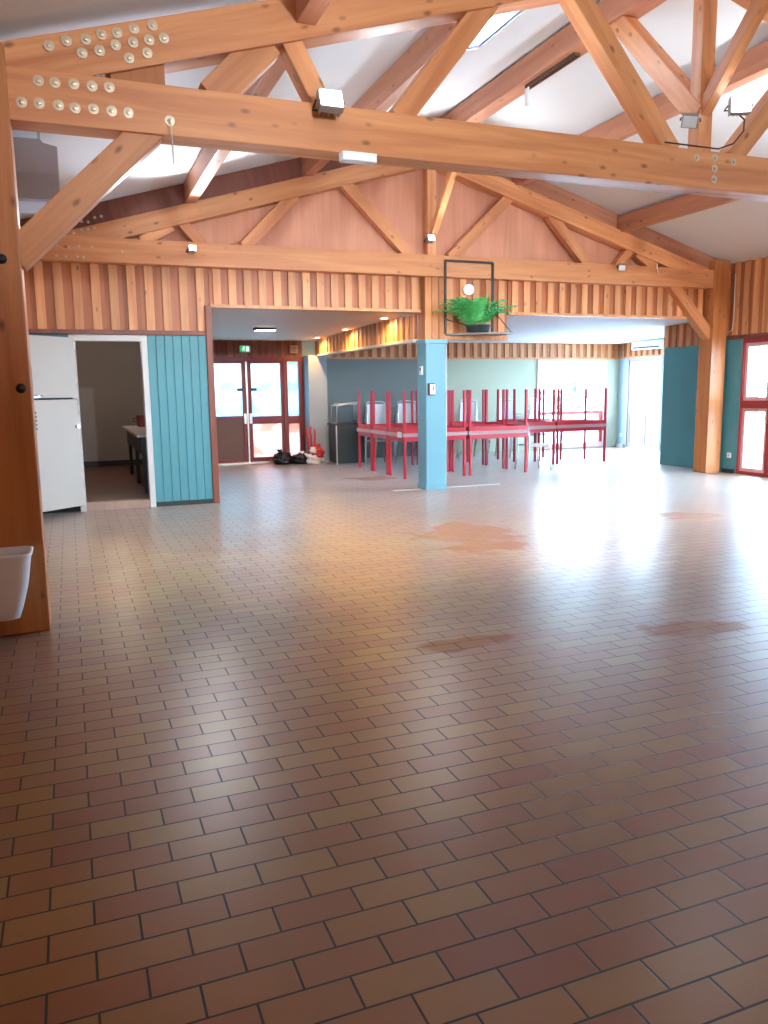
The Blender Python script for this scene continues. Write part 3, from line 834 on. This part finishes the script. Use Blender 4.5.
bm = bmesh.new(); lathe(bm, (5.43, 10.16, 2.217), [(0.13, 0), (0.15, 0.02), (0.175, 0.09), (0.185, 0.10), (0.17, 0.10), (0.16, 0.08)])
obj('planter', bm, DARK, t)
bm = bmesh.new(); rg = random.Random(3)
for i in range(90):
    a = rg.uniform(0, 2 * PI); L = rg.uniform(0.36, 0.6); el = rg.uniform(0.75, 1.5)
    base = Vector((5.36 + 0.13 * math.cos(a), 10.12 + 0.09 * math.sin(a), 2.31))
    pts = []
    for j in range(9):
        u = j / 8
        hx_ = L * u * math.cos(el) * (1 + .3 * u); vz = L * (math.sin(el) * u - 0.5 * u * u)
        py_ = base.y + hx_ * math.sin(a) * (0.42 if math.sin(a) > 0 else 0.6)
        pts.append(Vector((base.x + hx_ * math.cos(a), py_, max(2.2 + .03, base.z + vz + 0.1 * u))))
    tube(bm, pts, 0.0022, 4)
    for j in range(1, 9):
        d = (pts[j] - pts[j - 1]).normalized(); sd = d.cross(Vector((0, 0, 1)))
        sd = sd.normalized() if sd.length > 1e-4 else Vector((1, 0, 0))
        ll = 0.095 * math.sin(PI * (j / 9) ** 0.8) + 0.02
        for s in (-1, 1):
            tip = pts[j] + sd * s * ll + d * 0.035 - Vector((0, 0, 0.02))
            if tip.y > 10.42: tip.y = 10.42
            q = pts[j]
            v = [bm.verts.new(x) for x in (q, q + sd * s * ll * .5 + d * .028, tip, q + sd * s * ll * .5 - d * .006)]
            bm.faces.new(v)
o = obj('fronds', bm, LEAF, t)
t = thing('globe_lamp', 'small round white wall lamp on the frieze above the fern', 'lamp', (5.37, 10.4, 2.8))
bm = bmesh.new(); lathe(bm, (5.37, 10.44, 2.82), [(0.05, 0), (0.05, 0.03), (0.03, 0.04)], axis=(0, -1, 0)); obj('base', bm, PLASTIC, t)
bm = bmesh.new(); bmesh.ops.create_uvsphere(bm, u_segments=20, v_segments=12, radius=0.075, matrix=Matrix.Translation((5.37, 10.34, 2.82)))
for f in bm.faces: f.smooth = True
obj('globe', bm, DIFF, t)

# ------------------------------------------------------------------ lamps


def flood(loc, aim, label, lit=True, size=0.2, watts=None, group=None, cone=2.7):
    """flood lamp: finned housing, yoke bracket, glass; its light belongs to it"""
    t = thing('flood_lamp', label, 'lamp', loc, 0, group)
    L = Vector(loc); d = Vector(aim).normalized()
    q = Vector((0, -1, 0)).rotation_difference(d).to_matrix().to_4x4(); q.translation = L

    def add(name, bm, mat, par=None):
        bm.transform(q); return obj(name, bm, mat, par or t)
    s = size / 2
    bm = B(-s, s, -0.01, 0.05, -s * .8, s * .8, bev=0.008)
    for k in range(5): box(bm, -s * .8 + k * s * .4 - .004, -s * .8 + k * s * .4 + .004, 0.05, 0.085, -s * .7, s * .7)
    hs = add('housing', bm, plain('lamp_housing', (0.35, 0.36, 0.38), 0.4, metal=0.4))
    add('lens', B(-s * .85, s * .85, -0.016, -0.011, -s * .65, s * .65), BULBM if lit else PLASTIC, hs)
    bm = bmesh.new(); tube(bm, [(-s - .012, 0.02, 0), (-s - .012, 0.09, 0), (-s - .012, 0.11, -.0), (s + .012, 0.11, 0), (s + .012, .09, 0), (s + .012, 0.02, 0)], 0.006, 6)
    add('bracket', bm, BLACK)
    if watts:
        ld = bpy.data.lights.new('flood_light', 'SPOT'); ld.energy = watts; ld.color = (0.86, 0.94, 1.0); ld.spot_size = cone; ld.spot_blend = 0.6; ld.shadow_soft_size = 0.08
        lo_ = bpy.data.objects.new('flood_light', ld); COL.objects.link(lo_); lo_.parent = t
        lo_.location = d * 0.03; lo_.rotation_euler = d.to_track_quat('-Z', 'Y').to_euler()
    return t


flood((1.66, 5.07, 3.25), (0.0, -1, 0.42), 'bright flood lamp on the front tie beam left of the middle', size=0.16, watts=LAMP_W, cone=1.7)
flood((4.98, 5.07, 3.58), (-0.5, -1, 0.05), 'bright flood lamp on the king post of the front truss', size=0.16, watts=LAMP_W * .6, cone=1.7)
flood((4.52, 5.10, 3.42), (-0.7, -0.7, -0.5), 'unlit flood lamp on the front tie beam just left of the king post', lit=False, size=0.12)
flood((1.53, 10.2, 3.17), (0.1, -1, 0.3), 'lit flood lamp on the back tie beam over the kitchen frieze', size=0.09, watts=LAMP_W * .9, cone=2.0)
flood((4.72, 10.19, 3.46), (0, -1, 0.3), 'lit flood lamp at the foot of the back king post over the pillar', size=0.10, watts=LAMP_W * .9, cone=2.0)
flood((7.86, 10.18, 3.20), (-0.5, -1, -0.4), 'unlit round-backed flood lamp on the back tie beam right of the fern', lit=False, size=0.11)
for x, lab in ((1.9, 'unseen fill lamp added high on the end wall, left one'), (7.7, 'unseen fill lamp added high on the end wall, right one')):
    flood((x, -1.62, 3.25), (0.0, 1, 0.12), lab, size=0.2, watts=WALL_FILL_W, cone=1.05)  # unseen lamps added behind the camera to light the truss and far hall
for x, lab in ((2.7, 'hidden fill lamp added behind the front tie beam, nearest the left post'), (4.4, 'hidden fill lamp added behind the front tie beam, near the king post'), (7.3, 'hidden fill lamp added behind the front tie beam, right half')):
    flood((x, 5.52, 3.12), (0.0, 0.75, -0.8), lab, size=0.16, watts=REAR_FILL_W, cone=2.2)  # lamps added out of view to brighten the middle of the floor
for x, lab in ((3.3, 'hidden fill uplight added behind the front tie beam, left half'), (6.6, 'hidden fill uplight added behind the front tie beam, right half')):
    flood((x, 5.56, 3.18), (0.05, 0.55, 1.0), lab, size=0.14, watts=UP_FILL_W * (0.2 if x < 5 else 0.95), cone=2.5)  # uplights added out of view to brighten the ceiling slopes
# cable loops
bm = bmesh.new(); tube(bm, [(5.0, 5.14, 3.55), (5.08, 5.13, 3.5), (5.09, 5.14, 3.42), (5.0, 5.15, 3.32), (4.86, 5.16, 3.27), (4.6, 5.17, 3.275), (4.35, 5.17, 3.275)], 0.006, 6)
tag(obj('lamp_cable', bm, BLACK), 'black cable looping from the king post flood lamp to the tie beam', 'cable')
bm = bmesh.new(); tube(bm, [(0.68, 5.165, 3.06), (0.68, 5.15, 3.04), (0.683, 5.15, 2.9), (0.683, 5.15, 2.80)], 0.004, 6)
tag(obj('hanging_cord', bm, JAMB), 'thin white cord hanging from the front tie beam near the left brace', 'cord')
bm = bmesh.new(); tube(bm, [(8.58, 10.26, 3.3), (8.56, 10.24, 3.24), (8.60, 10.25, 3.16)], 0.009, 6)
tag(obj('cable_hook', bm, PLASTIC), 'small white cable hook on the back truss near the right corner', 'hook')
bm = bmesh.new(); tube(bm, [(10.09, 10.2, 3.2), (10.09, 10.19, 2.5), (10.08, 10.2, 2.32), (10.07, 10.28, 2.28)], 0.007, 6)
tag(obj('wall_cable', bm, PLASTIC), 'pale cable running down beside the top of the right corner post', 'cable')

t = thing('emergency_light', 'white emergency light under the front tie beam near its middle', 'lamp', (1.87, 5.19, 2.92))
obj('casing', B(1.75, 1.99, 5.13, 5.21, 2.915, 2.972, bev=0.006), PLASTIC, t); obj('diffuser', B(1.765, 1.975, 5.12, 5.131, 2.922, 2.962), DIFF, t)

for (x, y, lab) in ((4.53, 11.49, 'round warm downlight in the corridor ceiling nearest the pillar'), (4.53, 13.30, 'round warm downlight in the corridor ceiling, middle of the three by the fascia'),
                    (4.53, 15.0, 'round warm downlight in the corridor ceiling nearest the entrance')):
    z = 2.53 - 0.11 * (y - 10.58) / 5.62
    t = thing('downlight', lab, 'lamp', (x, y, z), 0, 'downlights along the fascia')
    bm = bmesh.new(); lathe(bm, (x, y, z - 0.012), [(0.075, 0.014), (0.085, 0), (0.065, 0), (0.06, 0.012)]); obj('ring', bm, STEEL, t)
    bm = bmesh.new(); lathe(bm, (x, y, z - 0.006), [(0.06, 0), (0.06, 0.004)]); obj('bulb', bm, WARMM, t)
    ld = bpy.data.lights.new('downlight_light', 'SPOT'); ld.energy = 26; ld.color = (1.0, 0.55, 0.16); ld.spot_size = 2.9; ld.spot_blend = 0.5; ld.shadow_soft_size = 0.04
    lo_ = bpy.data.objects.new('downlight_light', ld); COL.objects.link(lo_); lo_.parent = t; lo_.location = (0, 0, -0.03)
t = thing('ceiling_light', 'small rectangular ceiling light in the corridor, in front of the entrance', 'lamp', (3.11, 13.28, 2.44))
obj('casing', B(2.93, 3.29, 13.2, 13.36, 2.43, 2.475, bev=0.006), BLACK, t); obj('diffuser', B(2.95, 3.27, 13.195, 13.35, 2.425, 2.437), TUBEM, t)

t = thing('exit_sign', 'green lit exit pictogram sign above the entrance doors', 'sign', (3.29, 15.8, 2.2))
obj('casing', B(3.19, 3.39, 15.78, 15.84, 2.2, 2.32, bev=0.004), PLASTIC, t)
bm = B(3.195, 3.385, 15.774, 15.781, 2.205, 2.315); s_ = obj('sign_panel', bm, EXITM, t)
bm = bmesh.new(); box(bm, 3.31, 3.355, 15.77, 15.775, 2.22, 2.30)
lathe(bm, (3.262, 15.774, 2.292), [(0.012, 0), (0.012, 0.004)], axis=(0, -1, 0), seg=12)
for p0, p1 in (((3.262, 2.28), (3.25, 2.25)), ((3.25, 2.25), (3.27, 2.235)), ((3.25, 2.25), (3.225, 2.235)), ((3.26, 2.275), (3.285, 2.268)), ((3.262, 2.278), (3.235, 2.268)), ((3.27, 2.235), (3.262, 2.215))):
    bar(bm, (p0[0], 15.772, p0[1]), (p1[0], 15.772, p1[1]), 0.004, 0.011, up=(0, 1, 0))
obj('pictogram', bm, emit('sign_white', (1, 1, 1), 0.8), t)
t = thing('alarm_box', 'small beige alarm box above the right side of the entrance', 'alarm', (4.27, 15.82, 2.19))
obj('casing', B(4.19, 4.35, 15.77, 15.84, 2.18, 2.33, bev=0.008), plain('beige_plastic', (0.42, 0.28, 0.19), 0.5), t)
bm = bmesh.new()
for k in range(4): box(bm, 4.22, 4.32, 15.765, 15.771, 2.215 + k * 0.025, 2.225 + k * 0.025)
obj('grille', bm, BLACK, t)

# air conditioner on the annex right wall
t = thing('air_conditioner', 'white wall air conditioner above the pale glazed door at the right', 'air conditioner', (12.1, 14.64, 2.26))
obj('casing', B(12.02, 12.235, 14.13, 15.15, 2.25, 2.44, bev=0.02), PLASTIC, t)
obj('air_slot', B(12.012, 12.022, 14.2, 15.08, 2.275, 2.305), BLACK, t); obj('front_panel', B(12.010, 12.022, 14.15, 15.13, 2.32, 2.43, bev=0.004), JAMB, t)
for (x, y, z, lab, nx) in ((10.12, 10.16, 0.29, 'white socket low on the teal wall beside the right corner post', 1), (12.25, 15.7, 0.29, 'white socket low on the pale wall right of the back window', 1)):
    t = thing('wall_socket', lab, 'socket', (x, y, z))
    obj('plate', B(x - 0.012, x, y - .042, y + .042, z - .042, z + .042, bev=0.003), PLASTIC, t)
    bm = bmesh.new(); lathe(bm, (x - .0115, y, z), [(0.024, 0), (0.024, 0.003), (0.018, 0.003), (0.018, 0.001)], axis=(-1, 0, 0), seg=16); obj('outlet', bm, JAMB, t)

# grey heater box high in the left corner
t = thing('air_heater', 'grey box heater hung under the ceiling at the left behind the front truss', 'heater', (-0.12, 7.15, 2.86))
bm = bmesh.new()
poly_prism(bm, [(-0.53, 2.92), (0.05, 2.92), (0.05, 3.34), (-0.05, 3.36), (-0.07, 3.385), (-0.53, 3.38)], 7.0, 7.45)
obj('casing', bm, HEAT, t)
bm = B(-0.50, 0.045, 6.985, 7.0, 2.94, 3.13, bev=0.004); obj('louvre_panel', bm, plain('heater_louvre', (0.36, 0.35, 0.33), 0.5), t)
for x in (-0.4, -0.08):
    bm = bmesh.new(); cyl(bm, (x, 7.25, 3.36), (x, 7.25, roofz(x) - 0.002), 0.012); obj('hanger', bm, STEEL, t)

# ------------------------------------------------------------------ bin at the foot of the front post
t = thing('plastic_bin', 'white plastic bin fixed low on the big timber post at the left', 'bin', (-0.46, 5.0, 0.13))


def bin_ring(bm, z, hw, y0, y1, rad, seg=6):
    cx = -0.50; pts = []
    for (sx, sy, a0) in ((1, 1, 0), (-1, 1, PI / 2), (-1, -1, PI), (1, -1, 1.5 * PI)):
        ccx = cx + sx * (hw - rad); ccy = (y0 + y1) / 2 + sy * ((y1 - y0) / 2 - rad)
        for k in range(seg + 1):
            a = a0 + k * PI / 2 / seg; pts.append((ccx + rad * math.cos(a), ccy + rad * math.sin(a), z))
    return [bm.verts.new(p) for p in pts]


bm = bmesh.new(); Y1 = 5.165
prof = [(0.14, .12, 4.99, .03), (0.15, .15, 4.965, .045), (0.22, .175, 4.94, .05), (0.33, .205, 4.91, .055), (0.52, .235, 4.87, .06), (0.535, .245, 4.865, .065), (0.545, .245, 4.865, .065), (0.545, .225, 4.885, .05), (0.50, .215, 4.89, .05), (0.22, .16, 4.955, .04), (0.17, .12, 4.99, .03)]
rings = [bin_ring(bm, z, hw, y0, Y1 - (0.02 if i >= 7 else 0), r) for i, (z, hw, y0, r) in enumerate(prof)]
for i in range(len(rings) - 1):
    n = len(rings[0])
    for k in range(n):
        f = bm.faces.new((rings[i][k], rings[i][(k + 1) % n], rings[i + 1][(k + 1) % n], rings[i + 1][k])); f.smooth = True
bm.faces.new(rings[0][::-1]); bm.faces.new(rings[-1])
obj('tub', bm, PLASTIC, t)
obj('mounting_plate', B(-0.6, -0.4, 5.163, 5.171, 0.2, 0.5), STEEL, t)

t = thing('kitchen_fill_lamp', 'unseen round fill lamp added under the kitchen ceiling', 'lamp', (0.6, 13.4, 2.38))
bm = bmesh.new(); lathe(bm, (0.6, 13.4, 2.40), [(0.16, 0.06), (0.17, 0.0), (0.15, -0.02)]); obj('base', bm, PLASTIC, t)  # added lamp, out of view, to brighten the kitchen
bm = bmesh.new(); lathe(bm, (0.6, 13.4, 2.38), [(0.14, 0.0), (0.12, -0.03), (0.05, -0.05), (0.01, -0.052)]); obj('globe', bm, DIFF, t)
ld = bpy.data.lights.new('kitchen_fill_light', 'POINT'); ld.energy = 9; ld.color = (1, .88, .75); ld.shadow_soft_size = .1
lo_ = bpy.data.objects.new('kitchen_fill_light', ld); COL.objects.link(lo_); lo_.parent = t; lo_.location = (0, 0, -0.16)
# ------------------------------------------------------------------ kitchen counter
t = thing('kitchen_counter', 'dark counter with a pale worktop inside the kitchen doorway', 'counter', (1.2, 12.4, 0.1))
obj('worktop', B(0.80, 1.6, 10.9, 13.9, 0.86, 0.90, bev=0.006), WORK, t)
bm = bmesh.new(); box(bm, 0.86, 1.6, 11.0, 13.85, 0.62, 0.86, 0, .004)
obj('body', bm, DARK, t)
for (x, y) in ((0.90, 11.1), (0.90, 12.4), (0.90, 13.8), (1.5, 11.1), (1.5, 13.8)):
    obj('leg', B(x - .025, x + .025, y - .025, y + .025, 0.1, 0.62), BLACK, t)
t = thing('red_pot', 'dull red pot standing at the back of the kitchen worktop', 'pot', (1.1, 13.4, 0.9))
bm = bmesh.new(); lathe(bm, (1.1, 13.4, 0.9), [(0.09, 0), (0.11, 0.03), (0.11, 0.17), (0.115, 0.18), (0.10, 0.18), (0.10, 0.05)]); obj('body', bm, plain('dull_red_enamel', (0.22, 0.04, 0.04), 0.4), t)
bm = bmesh.new(); tube(bm, [(0.99, 13.4, 1.03), (0.95, 13.4, 1.03), (0.95, 13.4, 0.99), (0.99, 13.4, 0.98)], 0.008, 6); obj('handle', bm, BLACK, t)

# ------------------------------------------------------------------ red tables, each under an upturned one
TL, TD, TH = 1.15, 0.72, 0.705
GT = 'red tables stacked in the dining bay'


def table_proto():
    t = thing('red_table', '', 'table', (0, 0, 0), 0, GT)
    obj('table_top', B(-TL / 2, TL / 2, -TD / 2, TD / 2, TH - 0.028, TH, bev=0.005), LAM, t, local=True)
    bm = bmesh.new(); a, b_ = TL / 2 - .035, TD / 2 - .035
    for s in (-1, 1):
        box(bm, -a, a, s * b_ - .012, s * b_ + .012, TH - .10, TH - .028); box(bm, s * a - .012, s * a + .012, -b_ + .012, b_ - .012, TH - .10, TH - .028)
    box(bm, -a - .02, a + .02, -b_ - .02, b_ + .02, TH - .033, TH - .027)
    obj('apron', bm, TRED, t, local=True)
    for sx in (-1, 1):
        for sy in (-1, 1):
            x, y = sx * (TL / 2 - .04), sy * (TD / 2 - .04)
            bm = bmesh.new(); box(bm, x - .02, x + .02, y - .02, y + .02, 0.012, TH - .03, 0, .006); box(bm, x - .018, x + .018, y - .018, y + .018, 0, 0.014)
            obj('leg', bm, TRED, t, local=True)
    return t


spots = []
for r, (yy, rn) in enumerate(((12.12, 'front'), (12.88, 'middle'), (13.64, 'back'))):
    for c, (xx, cn) in enumerate(((5.52, 'left'), (6.70, 'right'))):
        spots.append((xx, yy, f'{rn} row, {cn} of the pair behind the pillar'))
spots += [(7.90, 13.10, 'between the pillar rows and the back window'), (9.07, 13.12, 'at the far right end before the back window'), (8.6, 13.90, 'rear of the right group, nearest the back window wall')]
proto = table_proto(); first = True
for i, (x, y, w_) in enumerate(spots):
    o = proto if first else copy_tree(proto); first = False
    o.location = (x, y, 0); o.rotation_euler = (0, 0, 0); o['label'] = 'upright red table, ' + w_
    u = copy_tree(proto); u.location = (x + random.uniform(-.012, .012), y, 2 * TH + 0.002); u.rotation_euler = (PI, 0, 0)
    u['label'] = 'upturned red table, legs up, ' + w_
t = thing('folded_card', 'small white card taped to the left edge of the stacked tables', 'card', (4.93, 11.9, 0.70))
obj('sheet', B(4.925, 4.931, 11.80, 11.97, 0.67, 0.76), PLASTIC, t)

# ------------------------------------------------------------------ stacked chairs behind the tables


def chair_proto():
    t = thing('stacking_chair', '', 'chair', (0, 0, 0), 0, 'stacked chairs behind the tables')
    bm = bmesh.new(); box(bm, -0.20, 0.20, -0.20, 0.20, 0.435, 0.455, 0, 0.008); obj('seat', bm, SEATM, t, local=True)
    bm = bmesh.new(); n = 9
    rows = []
    for zz in (0.66, 0.72, 0.80, 0.84):
        rows.append([(-0.19 + 0.38 * k / (n - 1), 0.215 + 0.035 * (1 - ((k - 4) / 4) ** 2) + (zz - .66) * .2, zz) for k in range(n)])
    va = [[bm.verts.new(p) for p in r] for r in rows]; vb = [[bm.verts.new((p[0], p[1] + .012, p[2])) for p in r] for r in rows]
    for j in range(3):
        for k in range(n - 1):
            bm.faces.new((va[j][k], va[j][k + 1], va[j + 1][k + 1], va[j + 1][k])); bm.faces.new((vb[j][k], vb[j + 1][k], vb[j + 1][k + 1], vb[j][k + 1]))
    for k in range(n - 1):
        bm.faces.new((va[0][k], vb[0][k], vb[0][k + 1], va[0][k + 1])); bm.faces.new((va[3][k], va[3][k + 1], vb[3][k + 1], vb[3][k]))
    for j in range(3):
        bm.faces.new((va[j][0], va[j + 1][0], vb[j + 1][0], vb[j][0])); bm.faces.new((va[j][-1], vb[j][-1], vb[j + 1][-1], va[j + 1][-1]))
    obj('backrest', bm, SEATM, t, local=True)
    for s in (-1, 1):
        bm = bmesh.new(); tube(bm, [(s * .22, -.22, 0), (s * .215, -.2, .2), (s * .21, -.19, .42), (s * .21, -.15, .44)], 0.011, 8); obj('leg', bm, STEEL, t, local=True)
        bm = bmesh.new(); tube(bm, [(s * .22, .26, 0), (s * .215, .22, .25), (s * .21, .205, .45), (s * .205, .215, .66), (s * .205, .255, .86)], 0.011, 8); obj('leg', bm, STEEL, t, local=True)
    bm = bmesh.new(); tube(bm, [(-.205, .255, .86), (-.15, .275, .885), (0, .285, .89), (.15, .275, .885), (.205, .255, .86)], 0.011, 8); obj('back_rail', bm, STEEL, t, local=True)
    bm = bmesh.new()
    for s in (-1, 1): tube(bm, [(s * .205, -.15, .428), (s * .205, .2, .428)], 0.01, 8)
    obj('seat_frame', bm, STEEL, t, local=True)
    return t


proto = chair_proto(); first = True
nth = ['lowest', 'second', 'third', 'topmost']
stacks = [(5.75, 14.62, 0.1, 'first'), (6.45, 14.75, 0.0, 'second'), (7.15, 14.6, -0.1, 'third'), (7.85, 14.72, 0.15, 'fourth'), (8.75, 14.7, 0.2, 'fifth'), (9.6, 14.85, 0.6, 'sixth')]
stacks = [(x - .1, y, r, n) for x, y, r, n in stacks]
for (x, y, rz, nm) in stacks:
    for k in range(4):
        o = proto if first else copy_tree(proto); first = False
        o.location = (x, y - 0.03 * k, 0.105 * k); o.rotation_euler = (0, 0, rz)
        o['label'] = f'{nth[k]} silver-framed chair in the {nm} stack from the left behind the red tables'
o = copy_tree(proto); o.location = (7.60, 12.12, 0); o.rotation_euler = (0, 0, 1.5)
o['label'] = 'single silver-framed chair standing by the end of the front red tables'; o['group'] = 'single chairs'
o = copy_tree(proto); o.location = (9.1, 15.15, 0); o.rotation_euler = (0, 0, 2.6)
o['label'] = 'single silver-framed chair behind the tables in front of the back window'; o['group'] = 'single chairs'

# dark cabinet on a silver leg, left of the tables
t = thing('dark_cabinet', 'low charcoal cabinet with a silver corner upright left of the red tables', 'cabinet', (5.1, 14.9, 0))
obj('body', B(4.79, 5.35, 14.7, 15.2, 0.03, 0.76, bev=0.006), DARK, t)
obj('top', B(4.76, 5.38, 14.67, 15.22, 0.76, 0.79, bev=0.005), BLACK, t)
for x in (4.765, 5.36):
    obj('upright', B(x, x + .022, 14.68, 14.702, 0.0, 0.76), STEEL, t)
obj('door', B(4.82, 5.32, 14.688, 14.7, 0.08, 0.72, bev=0.003), DARK, t)
# silver trolley frame on the cabinet
t = thing('folding_trolley', 'silver folding frame lying on top of the charcoal cabinet', 'trolley', (5.05, 14.9, 0.79))
bm = bmesh.new()
for y in (14.75, 15.1):
    tube(bm, [(4.80, y, 0.80), (4.82, y, 1.14), (5.28, y, 1.20), (5.28, y, 0.80)], 0.014, 8)
for x, z in ((4.82, 1.14), (5.28, 1.20), (4.80, .805), (5.28, .805)): tube(bm, [(x, 14.75, z), (x, 15.1, z)], 0.012, 8)
obj('frame', bm, STEEL, t)
obj('deck', B(4.86, 5.24, 14.78, 15.08, 1.155, 1.18), SEATM, t)

# ------------------------------------------------------------------ bags at the entrance


def lump(name, c, sx, sy, sz, mat, parent, seed, amp=0.22):
    bm = bmesh.new(); bmesh.ops.create_icosphere(bm, subdivisions=4, radius=1.0)
    rg = random.Random(seed); ph = [rg.uniform(0, 6) for _ in range(6)]
    for v in bm.verts:
        p = v.co
        k = 1 + amp * (math.sin(5 * p.x + ph[0]) * math.sin(6 * p.y + ph[1]) * 0.6 + math.sin(9 * p.z + ph[2] + 3 * p.x) * 0.35 + 0.25 * math.sin(15 * p.y + ph[3] + 8 * p.z))
        q = p * k; q.z = max(q.z, -0.62)
        v.co = Vector((c[0] + q.x * sx, c[1] + q.y * sy, c[2] + (q.z + 0.62) * sz))
    for f in bm.faces: f.smooth = True
    return obj(name, bm, mat, parent)


t = thing('rubbish_bag', 'black plastic bag slumped on the floor at the entrance door, left of the pair', 'bag', (3.86, 15.35, 0))
lump('sack', (3.86, 15.35, 0), 0.19, 0.16, 0.15, BAGM, t, 1); bm = bmesh.new(); lathe(bm, (3.80, 15.33, 0.20), [(0.03, 0), (0.02, 0.03), (0.06, 0.09), (0.05, 0.1)]); obj('knot', bm, BAGM, t)
t = thing('rubbish_bag', 'black plastic bag on the floor at the entrance, beside the red and white bundle', 'bag', (4.2, 15.3, 0))
lump('sack', (4.2, 15.3, 0), 0.17, 0.15, 0.13, BAGM, t, 5); bm = bmesh.new(); lathe(bm, (4.24, 15.28, 0.17), [(0.03, 0), (0.02, 0.02), (0.05, 0.07), (0.04, 0.08)]); obj('knot', bm, WHTC, t)
t = thing('cloth_bundle', 'red and white cloth bundle with upright red ends against the grey pier', 'bundle', (4.46, 15.2, 0))
lump('base_wrap', (4.46, 15.2, 0), 0.17, 0.13, 0.17, WHTC, t, 9, .3)
lump('red_wrap', (4.50, 15.17, 0.12), 0.14, 0.11, 0.15, REDC, t, 12, .35)
lump('white_knot', (4.42, 15.1, 0.22), 0.07, 0.06, 0.07, WHTC, t, 14, .35)
bm = bmesh.new()
for (x, dx, h) in ((4.36, -.03, .42), (4.42, -.01, .46), (4.48, .02, .40)):
    tube(bm, [(x, 15.2, 0.28), (x + dx * .4, 15.21, 0.28 + h * .4), (x + dx, 15.22, 0.28 + h * .8), (x + dx * .7, 15.22, 0.28 + h)], 0.022, 8)
obj('upright_end', bm, REDC, t)

# ------------------------------------------------------------------ outside


def tree(loc, h, r, seed, label):
    t = thing('garden_tree', label, 'tree', loc)
    bm = bmesh.new(); x, y, z = loc
    tube(bm, [(x, y, z), (x + .05, y, z + h * .3), (x, y + .05, z + h * .6)], 0.07, 8); obj('trunk', bm, BARK, t)
    bm = bmesh.new(); rg = random.Random(seed)
    for i in range(900):
        u = rg.uniform(-1, 1); a = rg.uniform(0, 2 * PI); rr = r * rg.uniform(.35, 1) ** .6
        c = Vector((x + rr * math.sqrt(1 - u * u) * math.cos(a), y + rr * math.sqrt(1 - u * u) * math.sin(a), z + h * .65 + rr * u * 1.25))
        d = Vector((rg.uniform(-1, 1), rg.uniform(-1, 1), rg.uniform(-1, 1))).normalized(); e = d.orthogonal().normalized() * .07; d = d * .14
        v = [bm.verts.new(q) for q in (c - d, c + e, c + d, c - e)]; bm.faces.new(v)
    obj('foliage', bm, TREE, t)


tree((14.5, 21.5, -0.14), 2.4, 0.8, 2, 'small bluish tree outside seen through the back window')
